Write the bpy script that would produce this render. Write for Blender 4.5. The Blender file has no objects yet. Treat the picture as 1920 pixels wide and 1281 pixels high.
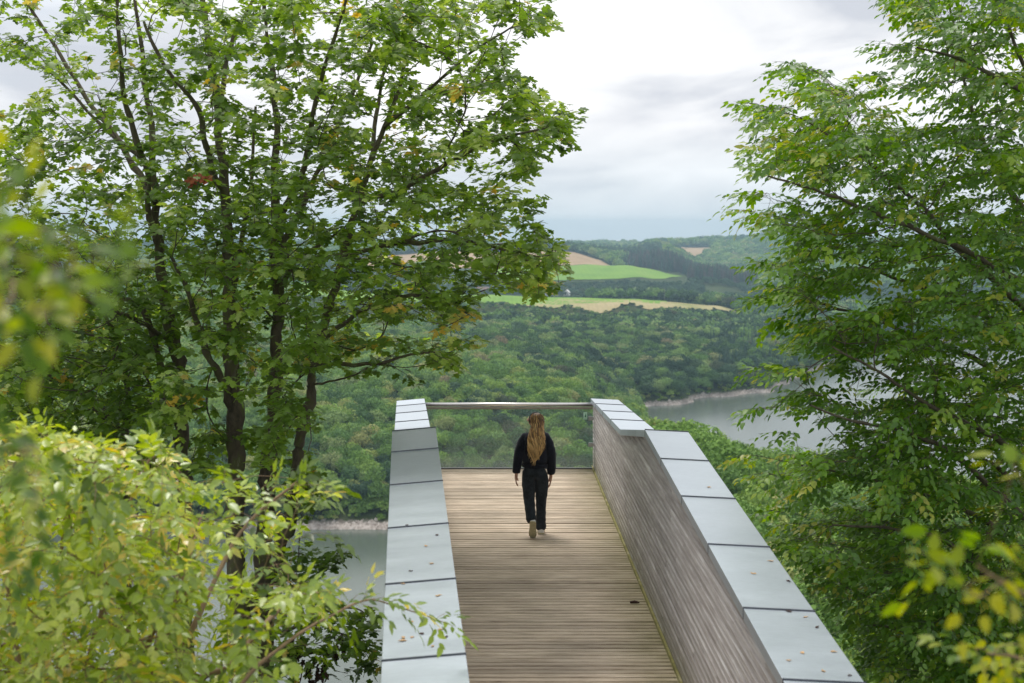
import bpy, math, random
import numpy as np
from mathutils import Vector, Matrix, noise as mnoise

random.seed(7)
RNG = np.random.default_rng(7)
S = bpy.context.scene
COL = S.collection
R = math.radians

# ------------------------------------------------------------------ camera, sky, sun, exposure
F_PX = 2667.0
CAM_H = 4.1
PITCH = math.atan(215.5 / F_PX)
cam_data = bpy.data.cameras.new('camera')
cam = bpy.data.objects.new('camera', cam_data)
COL.objects.link(cam)
cam.location = (0, 0, CAM_H)
cam.rotation_euler = (math.pi / 2 - PITCH, 0, 0)
cam_data.sensor_width = 36.0
cam_data.lens = F_PX / 1920 * 36
cam_data.clip_start = 0.05
cam_data.clip_end = 30000
cam_data.dof.use_dof = True
cam_data.dof.focus_distance = 18.3
cam_data.dof.aperture_fstop = 3.0
S.camera = cam

SUN_EL, SUN_AZ = R(66), R(-25)
world = bpy.data.worlds.new('World')
S.world = world
world.use_nodes = True


def build_world():
    nt = world.node_tree
    n, l = nt.nodes, nt.links
    n.clear()
    out = n.new('ShaderNodeOutputWorld')
    bg = n.new('ShaderNodeBackground')
    bg.inputs['Strength'].default_value = 0.1
    sky = n.new('ShaderNodeTexSky')
    sky.sky_type = 'NISHITA'
    sky.sun_disc = False
    sky.sun_elevation = SUN_EL
    sky.sun_rotation = SUN_AZ
    sky.altitude = 400
    tc = n.new('ShaderNodeTexCoord')
    sep = n.new('ShaderNodeSeparateXYZ')
    l.new(tc.outputs['Generated'], sep.inputs[0])
    # project the view direction on a cloud layer
    mx = n.new('ShaderNodeMath'); mx.operation = 'MAXIMUM'; mx.inputs[1].default_value = 0.0
    l.new(sep.outputs['Z'], mx.inputs[0])
    ad = n.new('ShaderNodeMath'); ad.operation = 'ADD'; ad.inputs[1].default_value = 0.26
    l.new(mx.outputs[0], ad.inputs[0])
    dv = n.new('ShaderNodeVectorMath'); dv.operation = 'DIVIDE'
    cmb = n.new('ShaderNodeCombineXYZ')
    for i in range(3):
        l.new(ad.outputs[0], cmb.inputs[i])
    l.new(tc.outputs['Generated'], dv.inputs[0])
    l.new(cmb.outputs[0], dv.inputs[1])
    mp = n.new('ShaderNodeMapping')
    mp.inputs['Location'].default_value = (3.4, 1.2, 0)
    mp.inputs['Scale'].default_value = (1.0, 1.0, 0.7)
    l.new(dv.outputs[0], mp.inputs['Vector'])
    n1 = n.new('ShaderNodeTexNoise')
    n1.inputs['Scale'].default_value = 1.7
    n1.inputs['Detail'].default_value = 7
    n1.inputs['Roughness'].default_value = 0.5
    n1.inputs['Distortion'].default_value = 0.5
    l.new(mp.outputs[0], n1.inputs['Vector'])
    rp = n.new('ShaderNodeValToRGB')
    e = rp.color_ramp.elements
    e[0].position = 0.36; e[0].color = (4.8, 5.05, 5.55, 1)
    e[1].position = 0.66; e[1].color = (8.6, 8.6, 8.7, 1)
    m = e.new(0.5); m.color = (7.0, 7.1, 7.3, 1)
    l.new(n1.outputs['Fac'], rp.inputs['Fac'])
    # thin places where a little of the blue sky comes through, mostly low down
    n2 = n.new('ShaderNodeTexNoise')
    n2.inputs['Scale'].default_value = 0.8
    n2.inputs['Detail'].default_value = 5
    l.new(mp.outputs[0], n2.inputs['Vector'])
    thr = n.new('ShaderNodeMapRange')
    thr.inputs['From Min'].default_value = 0.50
    thr.inputs['From Max'].default_value = 0.72
    thr.inputs['To Min'].default_value = 0.0
    thr.inputs['To Max'].default_value = 0.35
    l.new(n2.outputs['Fac'], thr.inputs['Value'])
    low = n.new('ShaderNodeMapRange')
    low.inputs['From Min'].default_value = 0.07
    low.inputs['From Max'].default_value = 0.0
    low.inputs['To Min'].default_value = 0.0
    low.inputs['To Max'].default_value = 0.85
    l.new(sep.outputs['Z'], low.inputs['Value'])
    sm = n.new('ShaderNodeMath'); sm.operation = 'ADD'; sm.use_clamp = True
    l.new(thr.outputs[0], sm.inputs[0]); l.new(low.outputs[0], sm.inputs[1])
    mix = n.new('ShaderNodeMixRGB')
    l.new(thr.outputs[0], mix.inputs['Fac'])
    l.new(rp.outputs[0], mix.inputs['Color1'])
    l.new(sky.outputs[0], mix.inputs['Color2'])
    mist = n.new('ShaderNodeMixRGB')
    mist.inputs['Color2'].default_value = (4.6, 5.35, 5.9, 1)
    l.new(low.outputs[0], mist.inputs['Fac'])
    l.new(mix.outputs[0], mist.inputs['Color1'])
    l.new(mist.outputs[0], bg.inputs['Color'])
    l.new(bg.outputs[0], out.inputs['Surface'])


build_world()
sun_d = bpy.data.lights.new('sun', 'SUN')
sun_d.energy = 1.5
sun_d.angle = R(22)
sun_d.color = (1.0, 0.96, 0.9)
sun = bpy.data.objects.new('sun', sun_d)
COL.objects.link(sun)
sun.rotation_euler = Vector((math.sin(SUN_AZ) * math.cos(SUN_EL), math.cos(SUN_AZ) * math.cos(SUN_EL), math.sin(SUN_EL))).to_track_quat('Z', 'Y').to_euler()
S.view_settings.view_transform = 'Standard'
S.view_settings.look = 'None'
S.view_settings.exposure = 0.5
S.view_settings.gamma = 1
S.view_settings.use_curve_mapping = False
S.render.engine = 'CYCLES'
S.cycles.max_bounces = 7
S.cycles.diffuse_bounces = 3
S.cycles.glossy_bounces = 3
S.cycles.transmission_bounces = 4
S.cycles.transparent_max_bounces = 8
S.cycles.volume_bounces = 0
S.cycles.sample_clamp_indirect = 8.0

# ------------------------------------------------------------------ helpers
CP, SP = math.cos(PITCH), math.sin(PITCH)


def ray(px, py):
    a = (px - 960) / F_PX
    b = -(py - 640.5) / F_PX
    return np.array([a, CP + b * SP, -SP + b * CP])


def P(px, py, Y):
    """World point at depth Y seen at this place of the photograph."""
    v = ray(px, py)
    t = Y / v[1]
    return Vector((v[0] * t, Y, CAM_H + v[2] * t))


def to_px(p):
    x, y, z = p[0], p[1], p[2] - CAM_H
    fw = y * CP - z * SP
    up = y * SP + z * CP
    if fw < 0.01:
        return (-9999, -9999)
    return (960 + F_PX * x / fw, 640.5 - F_PX * up / fw)


def tag(o, label=None, cat=None, group=None, kind=None):
    if label: o['label'] = label
    if cat: o['category'] = cat
    if group: o['group'] = group
    if kind: o['kind'] = kind
    return o


def empty(name, loc, rz=0.0):
    o = bpy.data.objects.new(name, None)
    o.empty_display_size = 0.2
    COL.objects.link(o)
    o.location = loc
    o.rotation_euler = (0, 0, rz)
    return o


def link(name, me, parent=None, mat=None, smooth=False):
    if mat is not None and len(me.materials) == 0:
        me.materials.append(mat)
    if smooth:
        me.polygons.foreach_set('use_smooth', [True] * len(me.polygons))
    o = bpy.data.objects.new(name, me)
    COL.objects.link(o)
    if parent is not None:
        o.parent = parent
        o.matrix_parent_inverse = parent_inv(parent)
    return o


def parent_inv(p):
    m = Matrix.LocRotScale(p.location, p.rotation_euler, p.scale)
    q = p.parent
    if q is not None:
        m = parent_world(q) @ p.matrix_parent_inverse @ m
    return m.inverted()


def parent_world(p):
    m = Matrix.LocRotScale(p.location, p.rotation_euler, p.scale)
    if p.parent is not None:
        m = parent_world(p.parent) @ p.matrix_parent_inverse @ m
    return m


def mesh_np(name, V, Fc, tint=None, smooth=False):
    """V (n,3); Fc (m,k) polygons of k corners; tint per vertex."""
    me = bpy.data.meshes.new(name)
    V = np.asarray(V, dtype=np.float32)
    Fc = np.asarray(Fc, dtype=np.int32)
    me.vertices.add(len(V))
    me.vertices.foreach_set('co', V.ravel())
    m, k = Fc.shape
    me.loops.add(m * k)
    me.loops.foreach_set('vertex_index', Fc.ravel())
    me.polygons.add(m)
    me.polygons.foreach_set('loop_start', np.arange(0, m * k, k, dtype=np.int32))
    try:
        me.polygons.foreach_set('loop_total', np.full(m, k, dtype=np.int32))
    except Exception:
        pass
    if smooth:
        me.polygons.foreach_set('use_smooth', np.ones(m, dtype=bool))
    if tint is not None:
        a = me.attributes.new('tint', 'FLOAT', 'POINT')
        a.data.foreach_set('value', np.asarray(tint, dtype=np.float32))
    me.update(calc_edges=True)
    me.validate()
    return me


class MB:
    """Collects polygons for one mesh."""

    def __init__(self):
        self.v, self.f = [], []

    def poly(self, pts, faces):
        b = len(self.v)
        self.v += [tuple(p) for p in pts]
        self.f += [tuple(b + i for i in q) for q in faces]

    def hexa(self, p):
        """8 points: bottom ring 0-3 counter-clockwise, top ring 4-7."""
        self.poly(p, [(3, 2, 1, 0), (4, 5, 6, 7), (0, 1, 5, 4), (1, 2, 6, 5), (2, 3, 7, 6), (3, 0, 4, 7)])

    def box(self, c, s, rz=0.0):
        x, y, z = s[0] / 2, s[1] / 2, s[2] / 2
        co, si = math.cos(rz), math.sin(rz)
        pts = []
        for dz in (-z, z):
            for dx, dy in ((-x, -y), (x, -y), (x, y), (-x, y)):
                pts.append((c[0] + dx * co - dy * si, c[1] + dx * si + dy * co, c[2] + dz))
        self.hexa(pts)

    def tube(self, pts, rad, n=8, cap=True):
        pts = [Vector(p) for p in pts]
        rings = []
        up = Vector((0, 0, 1))
        prev = None
        for i, p in enumerate(pts):
            d = (pts[min(i + 1, len(pts) - 1)] - pts[max(i - 1, 0)]).normalized()
            a = prev if prev is not None else (up if abs(d.z) < 0.9 else Vector((1, 0, 0)))
            x = (a - d * a.dot(d)).normalized()
            prev = x
            y = d.cross(x)
            r = rad[i] if hasattr(rad, '__len__') else rad
            rings.append([p + x * (r * math.cos(2 * math.pi * k / n)) + y * (r * math.sin(2 * math.pi * k / n)) for k in range(n)])
        b = len(self.v)
        for rg in rings:
            self.v += [tuple(q) for q in rg]
        for i in range(len(rings) - 1):
            for k in range(n):
                k2 = (k + 1) % n
                self.f.append((b + i * n + k, b + i * n + k2, b + (i + 1) * n + k2, b + (i + 1) * n + k))
        if cap:
            self.f.append(tuple(b + k for k in reversed(range(n))))
            self.f.append(tuple(b + (len(rings) - 1) * n + k for k in range(n)))

    def build(self, name, mat, parent=None, smooth=False, bevel=0.0):
        me = bpy.data.meshes.new(name)
        me.from_pydata(self.v, [], self.f)
        me.update()
        o = link(name, me, parent, mat, smooth)
        if bevel:
            b = o.modifiers.new('bevel', 'BEVEL')
            b.width = bevel; b.segments = 2; b.limit_method = 'ANGLE'
        return o


# ------------------------------------------------------------------ materials
def new_mat(name):
    m = bpy.data.materials.new(name)
    m.use_nodes = True
    nt = m.node_tree
    b = nt.nodes.get('Principled BSDF')
    return m, nt, b


def nd(nt, typ, **kw):
    x = nt.nodes.new(typ)
    for k, v in kw.items():
        if k in x.inputs:
            x.inputs[k].default_value = v
        else:
            setattr(x, k, v)
    return x


def ramp(nt, fac, stops):
    r = nt.nodes.new('ShaderNodeValToRGB')
    e = r.color_ramp.elements
    while len(e) > 1:
        e.remove(e[-1])
    e[0].position, e[0].color = stops[0][0], (*stops[0][1], 1)
    for p, c in stops[1:]:
        k = e.new(p); k.color = (*c, 1)
    nt.links.new(fac, r.inputs['Fac'])
    return r.outputs['Color']


def noise_fac(nt, scale, detail=5, rough=0.55, vec=None, mapscale=None, coord='Object', dist=0.0):
    tc = nt.nodes.new('ShaderNodeTexCoord')
    v = tc.outputs[coord] if vec is None else vec
    if mapscale:
        mp = nt.nodes.new('ShaderNodeMapping')
        mp.inputs['Scale'].default_value = mapscale
        nt.links.new(v, mp.inputs['Vector'])
        v = mp.outputs[0]
    n = nt.nodes.new('ShaderNodeTexNoise')
    n.inputs['Scale'].default_value = scale
    n.inputs['Detail'].default_value = detail
    n.inputs['Roughness'].default_value = rough
    n.inputs['Distortion'].default_value = dist
    nt.links.new(v, n.inputs['Vector'])
    return n.outputs['Fac']


def bump(nt, bsdf, h, strength=0.3, dist=0.01):
    b = nt.nodes.new('ShaderNodeBump')
    b.inputs['Strength'].default_value = strength
    b.inputs['Distance'].default_value = dist
    nt.links.new(h, b.inputs['Height'])
    nt.links.new(b.outputs[0], bsdf.inputs['Normal'])


def mixc(nt, fac, a, b, mode='MIX'):
    m = nt.nodes.new('ShaderNodeMixRGB')
    m.blend_type = mode
    for s, x in (('Fac', fac), ('Color1', a), ('Color2', b)):
        if hasattr(x, 'links') or isinstance(x, bpy.types.NodeSocket):
            nt.links.new(x, m.inputs[s])
        elif isinstance(x, (int, float)):
            m.inputs[s].default_value = x
        else:
            m.inputs[s].default_value = (*x, 1)
    return m.outputs[0]


def math_n(nt, op, a, b=0.0, clamp=False):
    m = nt.nodes.new('ShaderNodeMath')
    m.operation = op
    m.use_clamp = clamp
    for i, x in enumerate((a, b)):
        if isinstance(x, (int, float)):
            m.inputs[i].default_value = x
        else:
            nt.links.new(x, m.inputs[i])
    return m.outputs[0]


def plain(name, col, rough=0.6, metal=0.0, vary=0.12, scale=8.0, bmp=0.0):
    m, nt, b = new_mat(name)
    f = noise_fac(nt, scale)
    c = ramp(nt, f, [(0.3, tuple(x * (1 - vary) for x in col)), (0.7, tuple(min(1, x * (1 + vary)) for x in col))])
    nt.links.new(c, b.inputs['Base Color'])
    b.inputs['Roughness'].default_value = rough
    b.inputs['Metallic'].default_value = metal
    if bmp:
        bump(nt, b, f, bmp)
    return m


def leaf_mat(name, stops, trans=0.40, gloss=0.6, rough=0.40):
    """Leaf blade: diffuse top, light through it, a waxy sheen; colour from the leaf's own tint."""
    m, nt, b = new_mat(name)
    at = nt.nodes.new('ShaderNodeAttribute')
    at.attribute_name = 'tint'
    c = ramp(nt, at.outputs['Fac'], stops)
    f = noise_fac(nt, 40.0, 2, coord='Object')
    c2 = mixc(nt, 0.35, c, ramp(nt, f, [(0.3, (0.35, 0.35, 0.35)), (0.7, (1.35, 1.3, 1.2))]), 'MULTIPLY')
    nt.links.new(c2, b.inputs['Base Color'])
    b.inputs['Roughness'].default_value = rough
    b.inputs['Specular IOR Level'].default_value = gloss
    tr = nt.nodes.new('ShaderNodeBsdfTranslucent')
    hs = nt.nodes.new('ShaderNodeHueSaturation')
    hs.inputs['Saturation'].default_value = 1.12
    hs.inputs['Value'].default_value = 1.9
    hs.inputs['Hue'].default_value = 0.485
    nt.links.new(c2, hs.inputs['Color'])
    nt.links.new(hs.outputs[0], tr.inputs['Color'])
    mx = nt.nodes.new('ShaderNodeMixShader')
    mx.inputs['Fac'].default_value = trans
    nt.links.new(b.outputs[0], mx.inputs[1])
    nt.links.new(tr.outputs[0], mx.inputs[2])
    nt.links.new(mx.outputs[0], nt.nodes['Material Output'].inputs['Surface'])
    return m


def bark_mat(name, stops, scale=9.0):
    m, nt, b = new_mat(name)
    f = noise_fac(nt, scale, 8, 0.65, mapscale=(1, 1, 0.45))
    c = ramp(nt, f, stops)
    nt.links.new(c, b.inputs['Base Color'])
    b.inputs['Roughness'].default_value = 0.9
    f2 = noise_fac(nt, scale * 4, 6, 0.7, mapscale=(1, 1, 0.3))
    bump(nt, b, f2, 0.9, 0.02)
    return m


def crown_mat(name, stops, trans=0.25, scale=0.35):
    """Far crowns: colour differs from tree to tree and a little inside one crown."""
    m, nt, b = new_mat(name)
    oi = nt.nodes.new('ShaderNodeObjectInfo')
    c = ramp(nt, oi.outputs['Random'], stops)
    at = nt.nodes.new('ShaderNodeAttribute')
    at.attribute_name = 'tint'
    c2 = mixc(nt, 0.75, c, ramp(nt, at.outputs['Fac'], [(0.0, (0.5, 0.55, 0.5)), (0.5, (1, 1, 1)), (1.0, (1.7, 1.55, 1.2))]), 'MULTIPLY')
    nt.links.new(c2, b.inputs['Base Color'])
    b.inputs['Roughness'].default_value = 0.75
    b.inputs['Specular IOR Level'].default_value = 0.2
    tr = nt.nodes.new('ShaderNodeBsdfTranslucent')
    nt.links.new(c2, tr.inputs['Color'])
    mx = nt.nodes.new('ShaderNodeMixShader')
    mx.inputs['Fac'].default_value = trans
    nt.links.new(b.outputs[0], mx.inputs[1])
    nt.links.new(tr.outputs[0], mx.inputs[2])
    nt.links.new(mx.outputs[0], nt.nodes['Material Output'].inputs['Surface'])
    return m


M = {}
M['maple_leaf'] = leaf_mat('maple_leaf', [(0.0, (0.065, 0.12, 0.022)), (0.35, (0.125, 0.225, 0.036)), (0.6, (0.205, 0.335, 0.05)), (0.8, (0.34, 0.46, 0.10)), (0.93, (0.48, 0.56, 0.19)), (1.0, (0.55, 0.38, 0.05))], trans=0.47)
M['horn_leaf'] = leaf_mat('hornbeam_leaf', [(0.0, (0.05, 0.125, 0.016)), (0.35, (0.09, 0.21, 0.022)), (0.65, (0.165, 0.32, 0.03)), (0.88, (0.30, 0.44, 0.05)), (1.0, (0.42, 0.42, 0.06))], gloss=0.6)
M['bush_leaf'] = leaf_mat('bush_leaf', [(0.0, (0.05, 0.09, 0.014)), (0.3, (0.15, 0.25, 0.022)), (0.6, (0.36, 0.48, 0.045)), (0.88, (0.62, 0.68, 0.17)), (1.0, (0.65, 0.50, 0.06))], gloss=1.0, trans=0.36, rough=0.33)
M['near_leaf'] = leaf_mat('near_leaf', [(0.0, (0.05, 0.12, 0.015)), (0.5, (0.15, 0.27, 0.02)), (1.0, (0.50, 0.50, 0.03))], gloss=0.4, trans=0.45)
M['bark'] = bark_mat('mossy_bark', [(0.3, (0.057, 0.046, 0.032)), (0.5, (0.142, 0.114, 0.080)), (0.62, (0.133, 0.142, 0.053)), (0.75, (0.380, 0.342, 0.266))])
M['twig'] = plain('twig_bark', (0.10, 0.078, 0.058), 0.85)
M['stem'] = plain('stem_bark', (0.26, 0.17, 0.09), 0.7)


# decking board: worn, grooved larch with green growth near the right wall
def deck_mat():
    m, nt, b = new_mat('weathered_decking')
    geo = nt.nodes.new('ShaderNodeNewGeometry')
    oi = nt.nodes.new('ShaderNodeObjectInfo')
    off = nt.nodes.new('ShaderNodeVectorMath'); off.operation = 'ADD'
    cmb = nt.nodes.new('ShaderNodeCombineXYZ')
    nt.links.new(math_n(nt, 'MULTIPLY', oi.outputs['Random'], 37.0), cmb.inputs[0])
    nt.links.new(geo.outputs['Position'], off.inputs[0]); nt.links.new(cmb.outputs[0], off.inputs[1])
    f = noise_fac(nt, 2.2, 8, 0.68, vec=off.outputs[0], mapscale=(1, 12, 12))
    c = ramp(nt, f, [(0.25, (0.25, 0.19, 0.145)), (0.42, (0.52, 0.43, 0.33)), (0.6, (0.72, 0.62, 0.50)), (0.8, (0.85, 0.77, 0.65))])
    c = mixc(nt, 0.9, c, ramp(nt, oi.outputs['Random'], [(0.0, (0.74, 0.71, 0.68)), (0.3, (0.93, 0.91, 0.88)), (1.0, (1.14, 1.12, 1.08))]), 'MULTIPLY')
    # blotches of damp and wear
    f3 = noise_fac(nt, 0.9, 4, 0.6, vec=geo.outputs['Position'])
    c = mixc(nt, 0.5, c, ramp(nt, f3, [(0.35, (0.62, 0.6, 0.56)), (0.6, (1.12, 1.08, 1.05))]), 'MULTIPLY')
    # algae near the walls
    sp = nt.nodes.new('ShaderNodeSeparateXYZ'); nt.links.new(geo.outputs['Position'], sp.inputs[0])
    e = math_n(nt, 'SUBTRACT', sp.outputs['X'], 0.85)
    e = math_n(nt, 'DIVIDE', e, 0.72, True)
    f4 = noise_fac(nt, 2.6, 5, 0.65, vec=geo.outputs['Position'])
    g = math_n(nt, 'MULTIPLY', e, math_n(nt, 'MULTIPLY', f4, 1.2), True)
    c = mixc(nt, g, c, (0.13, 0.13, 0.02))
    nt.links.new(c, b.inputs['Base Color'])
    b.inputs['Roughness'].default_value = 0.72
    b.inputs['Specular IOR Level'].default_value = 0.35
    bump(nt, b, f, 0.35, 0.004)
    return m


def slat_mat():
    m, nt, b = new_mat('silvered_larch_slat')
    geo = nt.nodes.new('ShaderNodeNewGeometry')
    oi = nt.nodes.new('ShaderNodeObjectInfo')
    off = nt.nodes.new('ShaderNodeVectorMath'); off.operation = 'ADD'
    cmb = nt.nodes.new('ShaderNodeCombineXYZ')
    nt.links.new(math_n(nt, 'MULTIPLY', oi.outputs['Random'], 53.0), cmb.inputs[1])
    nt.links.new(geo.outputs['Position'], off.inputs[0]); nt.links.new(cmb.outputs[0], off.inputs[1])
    f = noise_fac(nt, 1.6, 8, 0.7, vec=off.outputs[0], mapscale=(20, 1, 26))
    c = ramp(nt, f, [(0.28, (0.168, 0.138, 0.133)), (0.45, (0.393, 0.358, 0.350)), (0.6, (0.618, 0.596, 0.584)), (0.8, (0.850, 0.850, 0.850))])
    c = mixc(nt, 0.85, c, ramp(nt, oi.outputs['Random'], [(0.0, (0.72, 0.7, 0.7)), (0.35, (0.92, 0.9, 0.89)), (0.7, (1.08, 1.07, 1.07)), (1.0, (1.3, 1.3, 1.3))]), 'MULTIPLY')
    c = mixc(nt, 0.35, c, (0.46, 0.42, 0.375))
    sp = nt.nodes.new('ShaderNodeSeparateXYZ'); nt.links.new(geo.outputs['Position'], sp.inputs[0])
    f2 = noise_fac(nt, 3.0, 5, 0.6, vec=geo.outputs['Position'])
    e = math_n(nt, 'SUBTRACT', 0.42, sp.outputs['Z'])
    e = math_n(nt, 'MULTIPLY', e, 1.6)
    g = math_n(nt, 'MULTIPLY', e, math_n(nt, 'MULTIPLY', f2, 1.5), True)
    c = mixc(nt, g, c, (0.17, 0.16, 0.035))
    nt.links.new(c, b.inputs['Base Color'])
    b.inputs['Roughness'].default_value = 0.8
    bump(nt, b, f, 0.35, 0.004)
    return m


def coping_mat():
    m, nt, b = new_mat('pre_weathered_zinc')
    geo = nt.nodes.new('ShaderNodeNewGeometry')
    oi = nt.nodes.new('ShaderNodeObjectInfo')
    f = noise_fac(nt, 1.6, 6, 0.6, vec=geo.outputs['Position'], mapscale=(1, 3, 1))
    f2 = noise_fac(nt, 30, 4, 0.7, vec=geo.outputs['Position'], mapscale=(0.4, 3, 1))
    c = ramp(nt, f, [(0.3, (0.50, 0.555, 0.605)), (0.7, (0.545, 0.60, 0.65))])
    c = mixc(nt, 0.35, c, ramp(nt, f2, [(0.35, (0.8, 0.8, 0.8)), (0.65, (1.12, 1.12, 1.12))]), 'MULTIPLY')
    c = mixc(nt, 0.6, c, ramp(nt, oi.outputs['Random'], [(0.0, (0.9, 0.9, 0.9)), (1.0, (1.1, 1.1, 1.1))]), 'MULTIPLY')
    nt.links.new(c, b.inputs['Base Color'])
    b.inputs['Metallic'].default_value = 0.8
    r = ramp(nt, f, [(0.3, (0.42, 0.42, 0.42)), (0.7, (0.47, 0.47, 0.47))])
    nt.links.new(r, b.inputs['Roughness'])
    bump(nt, b, f, 0.02, 0.02)
    return m


M['deck'] = deck_mat()
M['slat'] = slat_mat()
M['coping'] = coping_mat()
M['core'] = plain('dark_backing', (0.03, 0.028, 0.026), 0.9)
M['steel'] = plain('brushed_steel', (0.74, 0.71, 0.68), 0.34, 1.0, 0.06, 30)
M['beam'] = plain('painted_beam', (0.09, 0.095, 0.1), 0.55, 0.4)
M['clamp'] = plain('clamp_steel', (0.42, 0.44, 0.45), 0.4, 0.8)
M['sticker'] = plain('sticker_film', (0.5, 0.78, 0.62), 0.5, 0, 0.04)
M['print'] = plain('sticker_print', (0.03, 0.16, 0.11), 0.5, 0, 0.04)
M['debris'] = plain('dry_leaf', (0.52, 0.33, 0.16), 0.8, 0, 0.3, 60)
M['debris_dark'] = plain('dead_leaf', (0.05, 0.022, 0.015), 0.85, 0, 0.3, 30)
M['rust_leaf'] = plain('rust_leaf', (0.35, 0.09, 0.03), 0.7, 0, 0.25, 30)


def glass_mat():
    m, nt, b = new_mat('laminated_glass')
    out = nt.nodes['Material Output']
    tr = nd(nt, 'ShaderNodeBsdfTransparent', Color=(0.93, 0.975, 0.955, 1))
    gl = nd(nt, 'ShaderNodeBsdfGlossy', Roughness=0.02)
    fr = nd(nt, 'ShaderNodeFresnel', IOR=1.45)
    m1 = nt.nodes.new('ShaderNodeMixShader')
    nt.links.new(math_n(nt, 'MULTIPLY', fr.outputs[0], 0.8), m1.inputs[0])
    nt.links.new(tr.outputs[0], m1.inputs[1]); nt.links.new(gl.outputs[0], m1.inputs[2])
    # dust film and dried splashes, thicker at the foot of the pane
    geo = nt.nodes.new('ShaderNodeNewGeometry')
    sp = nt.nodes.new('ShaderNodeSeparateXYZ'); nt.links.new(geo.outputs['Position'], sp.inputs[0])
    f = noise_fac(nt, 55, 3, 0.7, vec=geo.outputs['Position'])
    dots = math_n(nt, 'MULTIPLY', math_n(nt, 'SUBTRACT', f, 0.63), 9.0, True)
    low = math_n(nt, 'SUBTRACT', 0.28, sp.outputs['Z'])
    low = math_n(nt, 'MULTIPLY', low, 2.0, True)
    f2 = noise_fac(nt, 5, 5, 0.7, vec=geo.outputs['Position'])
    film = math_n(nt, 'MULTIPLY', low, f2)
    tot = math_n(nt, 'ADD', math_n(nt, 'MULTIPLY', dots, 0.45), math_n(nt, 'ADD', film, 0.035), True)
    df = nd(nt, 'ShaderNodeBsdfDiffuse', Color=(0.62, 0.68, 0.66, 1))
    m2 = nt.nodes.new('ShaderNodeMixShader')
    nt.links.new(tot, m2.inputs[0]); nt.links.new(m1.outputs[0], m2.inputs[1]); nt.links.new(df.outputs[0], m2.inputs[2])
    nt.links.new(m2.outputs[0], out.inputs['Surface'])
    return m


M['glass'] = glass_mat()

# ------------------------------------------------------------------ terrain
WATER_Z = -106.0
FT = 9.0      # canopy height taken off where a profile follows the tree tops


def cz(py, Y):
    return P(960, py, Y).z


def near(a=0.0):
    return [(-60, 5.0), (0, 2.4), (4, 1.0), (7, -0.9), (12, -4.0), (20, -8.0), (60, -24.0 + a)]


def col(mid, nodes, tail):
    """nodes: (Y, photo row of the canopy or the ground, amount taken off)."""
    out = list(mid)
    for Y, py, sub in nodes:
        out.append((Y, cz(py, Y) - sb(Y, sub)))
    return out + tail


def sb(Y, q):
    return q + (Y - 1800) / 160 if (q and Y > 1800) else q


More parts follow.
